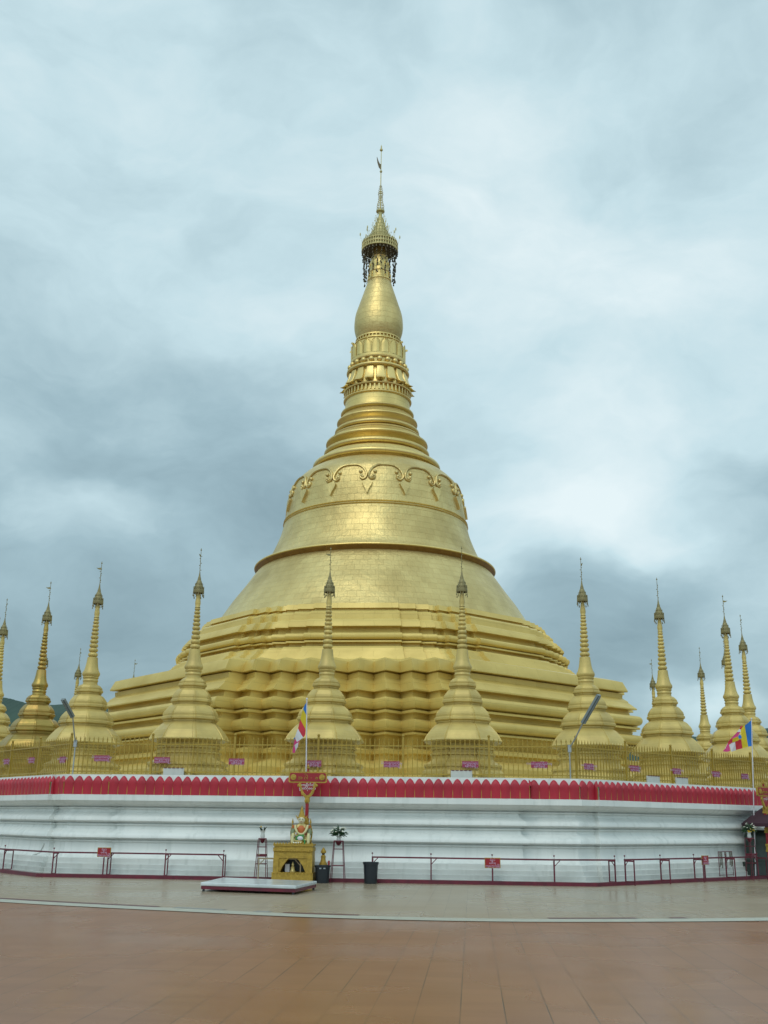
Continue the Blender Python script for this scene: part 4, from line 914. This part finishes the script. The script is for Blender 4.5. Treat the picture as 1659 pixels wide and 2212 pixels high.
for s_ in (-1, 1):
    g.prism([(s_*.07*u, .60*u), (s_*.10*u, .66*u), (s_*.13*u, .76*u), (s_*.09*u, .71*u), (s_*.075*u, .68*u)][::s_], lambda p: (p[0], -.02*u, p[1]), lambda p: (p[0], .01*u, p[1]))
g.build('crown', M['gilt'], st, 40)
g = MB(); g.lathe([(.045*u, .50*u), (.085*u, .47*u), (.118*u, .40*u), (.105*u, .32*u), (.10*u, .24*u), (.12*u, .17*u)], 16, (0, .015*u, 0)); o = g.build('robe', M['orange'], st, 50); o.scale.y = .85
g = MB()
for s_ in (-1, 1): g.lathe([(.03*u, .49*u), (.065*u, .47*u), (.068*u, .42*u), (.05*u, .38*u)], 10, (s_*.125*u, .0, 0))
g.build('shoulder_cape', M['orange'], st, 50)
g = MB()
for s_ in (-1, 1):
    g.tube([(s_*.135*u, 0, .39*u), (s_*.17*u, -.02*u, .32*u), (s_*.165*u, -.06*u, .25*u), (s_*.15*u, -.09*u, .22*u)], [.05*u, .055*u, .045*u, .035*u], 8)
    g.ball((s_*.205*u, -.03*u, .26*u), .022*u, 6, 5)
g.build('sleeves', M['sage'], st, 50)
g = MB()
g.tube([tuple(Vector(p)*u) for p in [(-.125, -.03, .48), (-.115, -.10, .40), (-.08, -.12, .30), (-.02, -.135, .245), (.04, -.135, .25), (.09, -.12, .31), (.12, -.10, .40), (.13, -.03, .48)]], .026*u, 8)
for s_ in (-1, 1): g.tube([tuple(Vector(p)*u) for p in [(s_*.16, -.12, .26), (s_*.165, -.17, .18), (s_*.165, -.20, .08), (s_*.165, -.20, .01)]], .032*u, 8)
g.build('garland', M['cream'], st, 50)
g = MB(); 
for i in range(9): g.tube([tuple(Vector(p)*u) for p in [(-.02+.01*i, -.15, .24), (-.09+.018*i, -.19, .18-.01*(i % 3)), (-.10+.02*i, -.21, .10)]], .010*u, 5)
g.tube([tuple(Vector(p)*u) for p in [(.08, -.17, .12), (.09, -.21, .06), (.09, -.22, .0)]], .02*u, 6); g.build('green_sprig', M['green'], st, 50)
g = MB(); g.ball((-.005*u, -.20*u, .14*u), .062*u, 12, 9, (1, .5, 1)); g.build('white_bowl', M['fwhite'], st, 60)
g = MB()
for i in range(4): g.ball(((-.13+i*.045)*u, -.21*u, .025*u), .024*u, 8, 6)
g.build('flower_heads', M['petal'], st, 60)
g = MB(); g.lathe([(.22*u, 0), (.235*u, .03*u), (.20*u, .05*u), (.215*u, .08*u), (.2*u, .10*u)], 20, (0, 0, 0), True, True)
for s_ in (-1, 1):
    for xx, zz_, hh in ((.205, .03, .15), (.185, .50, .17)):
        g.lathe([(.004*u, 0), (.022*u, hh*.35*u), (.014*u, hh*.6*u), (.002*u, hh*u)], 6, (s_*xx*u, .02*u, zz_*u))
    g.tube([(s_*.20*u, .05*u, .08*u), (s_*.22*u, .07*u, .30*u), (s_*.185*u, .04*u, .52*u)], [.02*u, .016*u, .012*u], 6)
g.build('throne_flames', M['gilt'], st, 40)

# ------------------------------------------------------------------ day-post signs
def lettered(root, items, y, m):
    for s_, size, x, z in items: text('lettering', s_, size, m, root, (x, y, z), ext=.004)
def day_post(px_, top_y, bw, bh, lb, items, sub, dmin, small=1):
    P, az = front(px_, dmin); zc = at_y(px_, top_y, P.y).z
    root = empty('day_post', (P.x, P.y, 0), az, lb, 'sign post', 'red and gold day posts')
    def rr(w_, h_, r_, n=5):
        o = []
        for cx_, cz_, a0 in ((w_/2-r_, -h_/2+r_, -pi/2), (w_/2-r_, h_/2-r_, 0), (-w_/2+r_, h_/2-r_, pi/2), (-w_/2+r_, -h_/2+r_, pi)):
            for i in range(n+1): a = a0+pi/2*i/n; o.append((cx_+r_*cos(a), cz_+r_*sin(a)))
        return o
    g = MB(); g.prism(rr(bw, bh, .06), lambda p: (p[0], -.035, zc+p[1]), lambda p: (p[0], .03, zc+p[1])); fr_ = g.build('sign_frame', M['gilt'], root, 30)
    g = MB(); g.prism(rr(bw-.07, bh-.07, .04), lambda p: (p[0], -.042, zc+p[1]), lambda p: (p[0], -.03, zc+p[1])); g.build('sign_panel', M['signred'], root, 30)
    for s_ in (-1, 1):
        g = MB(); g.lathe([(.082, 0), (.082, .012), (.06, .02), (.03, .016), (.015, .026), (.001, .028)], 18, cap0=True); o = g.build('medallion', M['gilt'], root, 40, (s_*(bw/2-.135), -.042, zc)); o.rotation_euler.x = pi/2
    for s_, size, x, z in items: text('lettering', s_, size, M['gilt'], root, (x, -.048, zc+z), ext=.005)
    g = MB(); g.prism([(-.16, -.0), (.16, 0), (.13, -.24), (.05, -.30), (-.05, -.30), (-.13, -.24)], lambda p: (p[0], -.04, zc-bh/2+p[1]), lambda p: (p[0], -.015, zc-bh/2+p[1])); g.build('lower_panel', M['signred'], root)
    for s_, size, z in sub: text('lettering', s_, size, M['paper'], root, (0, -.046, zc-bh/2+z), ext=.001)
    for s_ in (-1, 1):
        g = MB(); zb = zc-bh/2
        g.prism([(s_*.05, zb-.42), (s_*.17, zb-.28), (s_*.22, zb-.12), (s_*.27, zb-.05), (s_*.22, zb-.0), (s_*.17, zb-.03), (s_*.15, zb-.16), (s_*.09, zb-.27), (s_*.04, zb-.32)][::s_], lambda p: (p[0], -.05, p[1]), lambda p: (p[0], .0, p[1]))
        g.ball((s_*.245, -.03, zb-.07), .045, 8, 6, (1, .6, 1)); g.build('scroll_bracket', M['gilt'], root, 40)
    g = MB(); g.box((0, .01, (zc-bh/2)/2), (.085, .085, zc-bh/2)); g.box((0, -.0, zc+bh/2+.05), (.05, .04, .10)); g.build('pole', M['signred'], root)
    for z0, h_ in ((zc-bh/2-.42, .16), (zc-bh/2-1.02, .14), (zc-bh/2-1.55, .22)):
        g = MB(); g.box((0, .01, z0), (.115, .115, h_*.6)); g.box((0, .01, z0+h_*.4), (.135, .135, .022+h_*.2)); g.box((0, .01, z0-h_*.4), (.135, .135, .022+h_*.2))
        for i in range(3): g.lathe([(.02, 0.01), (.012, -.05), (.001, -.08)], 4, (-.04+.04*i, -.05, z0-h_*.4))
        g.build('gold_band', M['gilt'], root)
    g = MB(); g.lathe([(.03, 0), (.05, .02), (.02, .04), (.035, .07), (.012, .11), (.002, .16)], 10, (0, 0, zc+bh/2+.08)); g.build('finial', M['gilt'], root, 50)
    return root
bw = 84.5*px*1.02
day_post(658, 1679, bw, .30, 'red and gold sign post lettered for Tuesday rising behind the statue', [('အ', .125, -.21, -.02), ('ဂါ', .125, -.045, -.02), ('င်', .075, -.065, .085), ('-', .12, .10, -.01), ('၈', .12, .25, -.02)], [('တာချီလိတ်', .085, -.06), ('ရွှေတိဂုံစေတီ', .085, -.15)], .60)
day_post(1668, 1710, .85, .30, 'red and gold sign post cut by the right edge of the photo', [('တနင်္လာ', .12, -.12, -.02), ('- ၁၅', .12, .2, -.02)], [('ကုသိုလ်', .085, -.08)], 1.05)

# ------------------------------------------------------------------ flags
def flag(pole_px, pole_bot_px, Yp, quads, lb, dmin):
    P, az = front(pole_bot_px[0], dmin); Yp = P.y
    root = empty('buddhist_flag', (P.x, P.y, 0), 0, lb, 'flag', 'six-coloured flags on white poles')
    top = at_y(pole_px[0], pole_px[1], Yp); g = MB(); g.tube([(0, 0, 0), (top.x-P.x, 0, top.z)], [.022, .016], 8); g.ball((top.x-P.x, 0, top.z+.02), .03, 8, 6); g.build('pole', M['fwhite'], root, 50)
    g = MB(); sub_ = {}
    for m, pts in quads:
        g.mat(M[m])
        q3 = []
        for (x, y) in pts:
            p = at_y(x, y, Yp); dx = p.x-top.x; p.y += .06*sin(dx*9+p.z*5)*min(1, abs(dx)*4); q3.append(p-Vector((P.x, P.y, 0)))
        n = len(q3); b = len(g.v); g.v += [tuple(p) for p in q3]+[tuple(p+Vector((0, .008, 0))) for p in q3]
        g.face(list(range(b, b+n))); g.face([b+n+i for i in range(n)][::-1])
        for i in range(n): g.face([b+(i+1) % n, b+i, b+n+i, b+n+(i+1) % n])
    g.build('cloth', None, root)
    return root
def z6(x, y): return (597+.1243*x, 1492.5+.1243*y)
fl1 = [('blue', [(535, 175), (500, 235), (465, 310), (490, 360), (515, 412), (527, 400)]), ('yellow', [(465, 310), (440, 395), (420, 480), (425, 520), (455, 570), (500, 655), (512, 640), (518, 520), (515, 412), (490, 360)]),
       ('fred', [(420, 490), (398, 560), (378, 650), (400, 700), (435, 760), (468, 808), (500, 765), (505, 700), (500, 655), (455, 570)]), ('fwhite', [(378, 655), (350, 730), (328, 800), (340, 850), (358, 888), (410, 855), (468, 808), (435, 760), (400, 700)]),
       ('blue', [(328, 798), (298, 832), (322, 848)]), ('pink', [(330, 838), (310, 880), (295, 950), (275, 1068), (318, 1078), (330, 1010), (312, 945), (350, 915), (398, 880), (410, 855), (358, 888)]), ('fwhite', [(314, 945), (330, 1000), (325, 1050), (372, 970), (388, 892), (350, 915)]), ('fred', [(388, 892), (376, 962), (392, 930), (402, 884)])]
flag(z6(530, 150), (659, 1900), 0, [(m, [z6(*p) for p in q]) for m, q in fl1], 'blue, yellow, red and white flag drooping from a white pole above the Tuesday sign', .45)
def z5(x, y): return (1492.5+.1812*x, 1531.8+.1812*y)
fl2 = [('blue', [(722, 128), (680, 165), (645, 195), (660, 300), (682, 448), (738, 438), (735, 300)]), ('yellow', [(645, 180), (625, 200), (600, 240), (598, 330), (590, 360), (610, 468), (682, 448), (660, 300), (645, 195)]),
       ('fred', [(630, 195), (600, 205), (583, 232), (600, 245)]), ('fwhite', [(583, 232), (545, 275), (590, 272), (602, 243)]), ('pink', [(545, 275), (485, 345), (498, 352), (555, 325), (592, 270)]), ('blue', [(565, 315), (555, 335), (575, 358), (600, 345), (598, 320), (580, 303)]),
       ('yellow', [(498, 352), (500, 392), (560, 375), (565, 352), (552, 330)]), ('fred', [(485, 345), (445, 395), (450, 425), (500, 395), (498, 352)]), ('fred', [(528, 392), (545, 485), (610, 468), (594, 365), (575, 360)]), ('fwhite', [(462, 425), (485, 508), (545, 488), (528, 395), (495, 400)]),
       ('pink', [(442, 408), (410, 460), (375, 505), (430, 510), (470, 498), (460, 425)]), ('fwhite', [(443, 405), (400, 470), (412, 470), (446, 425)])]
flag(z5(722, 122), (1633, 1895), 0, [(m, [z5(*p) for p in q]) for m, q in fl2], 'six-coloured flag streaming left from a white pole at right', .50)

# ------------------------------------------------------------------ flower stands
def leaf(g, base, d, ln, wd_):
    d = Vector(d).normalized(); sd = d.cross(Vector((random.uniform(-1, 1), random.uniform(-1, 1), random.uniform(-.4, 1)))).normalized(); up = sd.cross(d); b = Vector(base)
    pts = [b, b+d*ln*.35+sd*wd_+up*ln*.05, b+d*ln-Vector((0, 0, ln*.25)), b+d*ln*.35-sd*wd_+up*ln*.05]; k = len(g.v); g.v += [tuple(p) for p in pts]; g.face([k, k+1, k+2]); g.face([k, k+2, k+3])
def flower_stand(px_, y_top, y_vtop, lb, lush, dmin, bw_=13, tw=9, box=False):
    P, az = front(px_, dmin); zt = at_y(px_, y_top, P.y).z; zv = at_y(px_, y_vtop, P.y).z
    root = empty('flower_stand', (P.x, P.y, 0), az, lb, 'plant stand', 'flower stands beside the shrines')
    a_ = tw*px; b_ = bw_*px
    for sx in (-1, 1):
        for sy in (-1, 1):
            g = MB(); g.tube([(sx*b_, sy*b_*.8, 0), (sx*a_, sy*a_*.8, zt)], .011, 5); g.build('leg', M['maroon'], root)
    g = MB()
    for f_ in (.42, .82): 
        r = b_+(a_-b_)*f_; z = zt*f_
        g.tube([(r, r*.8, z), (-r, r*.8, z), (-r, -r*.8, z), (r, -r*.8, z)], .010, 4, closed=True)
    if box: g.box((0, 0, zt*.62), (a_*2.3, a_*1.6, .07))
    g.build('cross_bars', M['maroon'], root)
    g = MB(); g.lathe([(a_*1.15, zt), (a_*1.2, zt+.012), (a_*1.1, zt+.03), (.02, zt+.03)], 16, cap0=True); g.lathe([(a_*.75, zt), (a_*.5, zt-.07), (.02, zt-.10)], 14); g.build('top_plate', M['maroon'], root, 40)
    v = empty('flower_vase', (P.x, P.y, zt+.03), 0, {0:'small pale vase with a dark plant, left of the golden shrine',1:'pale vase holding a big leafy bunch, right of the golden shrine',2:'pale vase of white blossoms near the right edge of the photo'}[lush], 'vase', 'vases on the flower stands')
    hv = zv-zt-.03; g = MB(); g.lathe([(.05, 0), (.062, hv*.25), (.05, hv*.6), (.05, hv*.8), (.075, hv), (.065, hv), (.04, hv*.8)], 16, cap0=True); g.build('pot', M['vase'], v, 50)
    g = MB(); rn = random.Random(px_)
    if lush:
        for i in range(170):
            a = rn.uniform(0, 2*pi); e = rn.uniform(.05, 1.3); d = (cos(a)*cos(e), sin(a)*cos(e)*.7, sin(e)); r = rn.uniform(.03, .17)
            leaf(g, Vector((0, 0, hv+.02))+Vector(d)*r, (d[0]+rn.uniform(-.5, .5), d[1]+rn.uniform(-.5, .5), d[2]*.6+rn.uniform(-.6, .4)), rn.uniform(.08, .15), rn.uniform(.012, .024))
        leaf(g, (0, 0, hv+.15), (-.2, 0, 1), .24, .014)
        g.build('leaves', M['leafgreen'], v)
        g = MB()
        for i in range(26):
            a = rn.uniform(0, 2*pi); e = rn.uniform(.2, 1.2); r = rn.uniform(.17, .25); c = Vector((cos(a)*cos(e)*r*1.1, sin(a)*cos(e)*r*.7-.03, hv+.03+sin(e)*r)); g.ball(c, rn.uniform(.012, .022), 5, 4, (1.5, 1, .7))
        g.build('white_blossoms', M['petal'], v, 50)
        if lush > 1:
            g = MB()
            for i in range(8): g.ball((rn.uniform(-.1, .12), -.15, hv+rn.uniform(-.02, .12)), .018, 5, 4)
            g.build('yellow_blossoms', M['yellowpetal'], v, 50)
    else:
        for i in range(16):
            a = rn.uniform(0, 2*pi); leaf(g, (cos(a)*.03, sin(a)*.03, hv*.9), (cos(a)*.5, sin(a)*.4, 1), rn.uniform(.10, .2), .022)
        g.build('leaves', M['leafdark'], v)
        g = MB(); g.ball((-.05, -.03, hv+.10), .022, 6, 5); g.build('yellow_blossoms', M['yellowpetal'], v, 50)
    return root
flower_stand(563, 1813, 1794, 'thin maroon flower stand left of the golden shrine, holding a small dark plant', 0, .95, 13, 8, True)
flower_stand(729.5, 1818, 1806, 'thin maroon flower stand right of the golden shrine, holding a big leafy bunch', 1, .95, 15, 9.5)
flower_stand(1627, 1812, 1797, 'maroon flower stand near the right edge of the photo', 2, 1.05, 12, 9, True)

# ------------------------------------------------------------------ buckets
def bucket(px_, w_top, y_top, dmin, lb, marks):
    P, az = front(px_, dmin); z = at_y(px_, y_top, P.y).z; r = w_top*px/2
    root = empty('plastic_bucket', (P.x, P.y, 0), 0, lb, 'bucket', 'black plastic buckets')
    g = MB(); g.lathe([(r*.78, 0), (r*.80, .02), (r*.92, z*.88), (r*1.0, z*.89), (r*1.02, z), (r*.95, z), (r*.90, z*.86), (r*.75, .05), (.01, .04)], 28, cap0=True); g.build('tub', M['bucket'], root, 40)
    if marks:
        g = MB(); 
        for x in (-.05, .06): g.box((x, -r*.97, z*.84), (.055, .01, .03))
        g.build('worn_marks', M['steel'], root)
    return P, z
Pb, zb = bucket(696, 35, 1869, 1.10, 'black plastic bucket beside the golden shrine, below the little gilt figure', True)
bucket(800.5, 34, 1862, 1.00, 'black plastic bucket standing alone at the end of the middle rail', False)
fg = empty('gilt_figure', (Pb.x-.01, Pb.y+.42, 0), 0, 'small dark and gilt figure with a pointed crown behind the bucket', 'figurine')
zt_ = at_y(692, 1830, Pb.y+.42).z
g = MB(); g.box((0, 0, zt_*.22), (.24, .22, zt_*.44)); g.build('plinth', M['darkgreen'], fg)
g = MB(); k = zt_; g.lathe([(.10, k*.44), (.115, k*.50), (.08, k*.58), (.06, k*.66), (.07, k*.74), (.035, k*.78)], 14); g.build('seated_body', M['gilt'], fg, 50)
g = MB(); g.ball((0, -.01, k*.815), .042, 10, 8); g.build('head', M['dark'], fg, 60)
g = MB(); g.lathe([(.072, k*.83), (.078, k*.87), (.05, k*.93), (.004, k)], 12); g.build('pointed_crown', M['gilt'], fg, 40)
g = MB(); g.lathe([(.028, 0), (.028, .42), (.02, .43)], 10, cap0=True, cap1=True); tag(g.build('red_candle', M['signred'], None, 40, (Pb.x+.15, Pb.y+.30, zb*.95-.3)), 'thick red candle standing behind the bucket by the shrine', 'candle')

# ------------------------------------------------------------------ right edge: parasol, dark shrine, offering rack
Pp, azp = front(1690, 1.0)
par = empty('shrine_parasol', (Pp.x, Pp.y, 0), 0, 'dark maroon cloth parasol over a shrine at the right edge', 'parasol')
zr = at_y(1606, 1778, Pp.y).z; rr_ = Pp.x-at_y(1606, 1778, Pp.y).x; zt_ = at_y(1648, 1745, Pp.y).z
g = MB(); rows = []
for f_, zf_ in ((1, 0), (.97, .02), (.75, .26), (.5, .5), (.25, .72), (.02, .86)):
    rows.append([(rr_*f_*cos(2*pi*j/24)*(1+.03*cos(12*pi*j/12) if f_ > .9 else 1), rr_*f_*sin(2*pi*j/24), zr+zf_*rr_*.75) for j in range(24)])
rows.insert(0, [(p[0], p[1], p[2]-.10) for p in rows[0]]); g.grid(rows); g.build('canopy', M['parasol'], par, 50)
g = MB(); g.tube([(0, 0, 0), (0, 0, zr+rr_*.62)], .025, 8); g.build('pole', M['palewood'], par, 50)
g = MB(); 
for j in range(8):
    a = 2*pi*j/8; g.tube([(0, 0, zr+rr_*.60), (rr_*.96*cos(a), rr_*.96*sin(a), zr+.0)], .010, 4)
g.build('ribs', M['palewood'], par)
xl = at_y(1612, 1850, Pp.y+.1).x; h2 = at_y(1640, 1790, Pp.y).z
ds = empty('dark_shrine', (xl+.50, Pp.y+.35, 0), azp*.6, 'dark green stone shrine under the maroon parasol at the right edge', 'shrine')
g = MB(); g.box((0, 0, .22), (1.15, .5, .44)); g.box((0, 0, .47), (1.2, .56, .06)); g.build('pedestal', M['darkgreen'], ds)
g = MB(); rows = []
for z, r, dx in ((.50, .50, 0), (.62, .55, 0), (.80, .50, .02), (1.0, .46, 0), (1.2, .50, .03), (1.38, .52, .02), (1.50, .44, .0), (1.60, .3, 0)):
    rows.append([(dx+r*cos(2*pi*j/16)*(1+.08*noise.noise((j*1.3, z*5, 0))), .55*r*sin(2*pi*j/16), z*h2/1.65) for j in range(16)])
g.grid(rows, True, True, True); g.build('weathered_statue', M['darkgreen'], ds, 60)
g = MB(); g.box((0, -.05, .12), (.5, .3, .24)); g.box((0, -.05, .25), (.54, .34, .03)); tag(g.build('offering_box', M['maroon'], None, None, at_z(1650, 1893, 0)+Vector((.1, .05, 0))), 'red offering box behind the right rail under the flower stand', 'box')
# rack with hanging cords
R0, a0 = front(1556, .30); R1, a1 = front(1586, .30)
rk = empty('cord_rack', R0, 0, 'thin maroon rack hung with dark cords behind the right rail', 'rack')
g = MB(); dR = (R1-R0); zr2 = RT+.16
g.tube([(0, 0, zr2), (dR.x, dR.y, zr2)], .010, 5); g.tube([(0, 0, .0), (0, 0, zr2)], .010, 5); g.tube([(dR.x, dR.y, 0), (dR.x, dR.y, zr2)], .010, 5); g.tube([(0, 0, .14), (dR.x, dR.y, .14)], .008, 5); g.build('frame', M['maroon'], rk)
g = MB()
for i, f_ in enumerate((.05, .14, .22, .45, .52, .78, .86, .95)):
    ln = (.45, .40, .48, .60, .5, .4, .45, .42)[i]; p = dR*f_; g.tube([(p.x, p.y, zr2), (p.x+.008, p.y-.02, zr2-ln*.5), (p.x, p.y, zr2-ln), (p.x+.02, p.y, zr2-ln*.97), (p.x+.03, p.y, zr2-ln*.5), (p.x+.02, p.y, zr2)], .007, 4)
g.build('hanging_cords', M['dark'], rk)
# old water pipe low on the wall at left
h = on_side(72, 1838, DW, -.02); wx, wy = rotp((h[1], h[2]), ROT, (CX, CY))
pp = empty('water_pipe', (wx, wy, 0), h[4]+ROT, 'pale pipe with a small blue tap low on the wall at left', 'pipe')
g = MB(); g.tube([(.0, -.06, 0), (0, -.06, .46), (.18, -.06, .52), (.42, .02, .58), (.55, .08, .85)], .02, 6); g.build('pipe', M['vase'], pp, 50)
g = MB(); g.box((0, -.09, .47), (.09, .05, .06)); g.build('tap', M['blue'], pp)
bpy.context.view_layer.update()
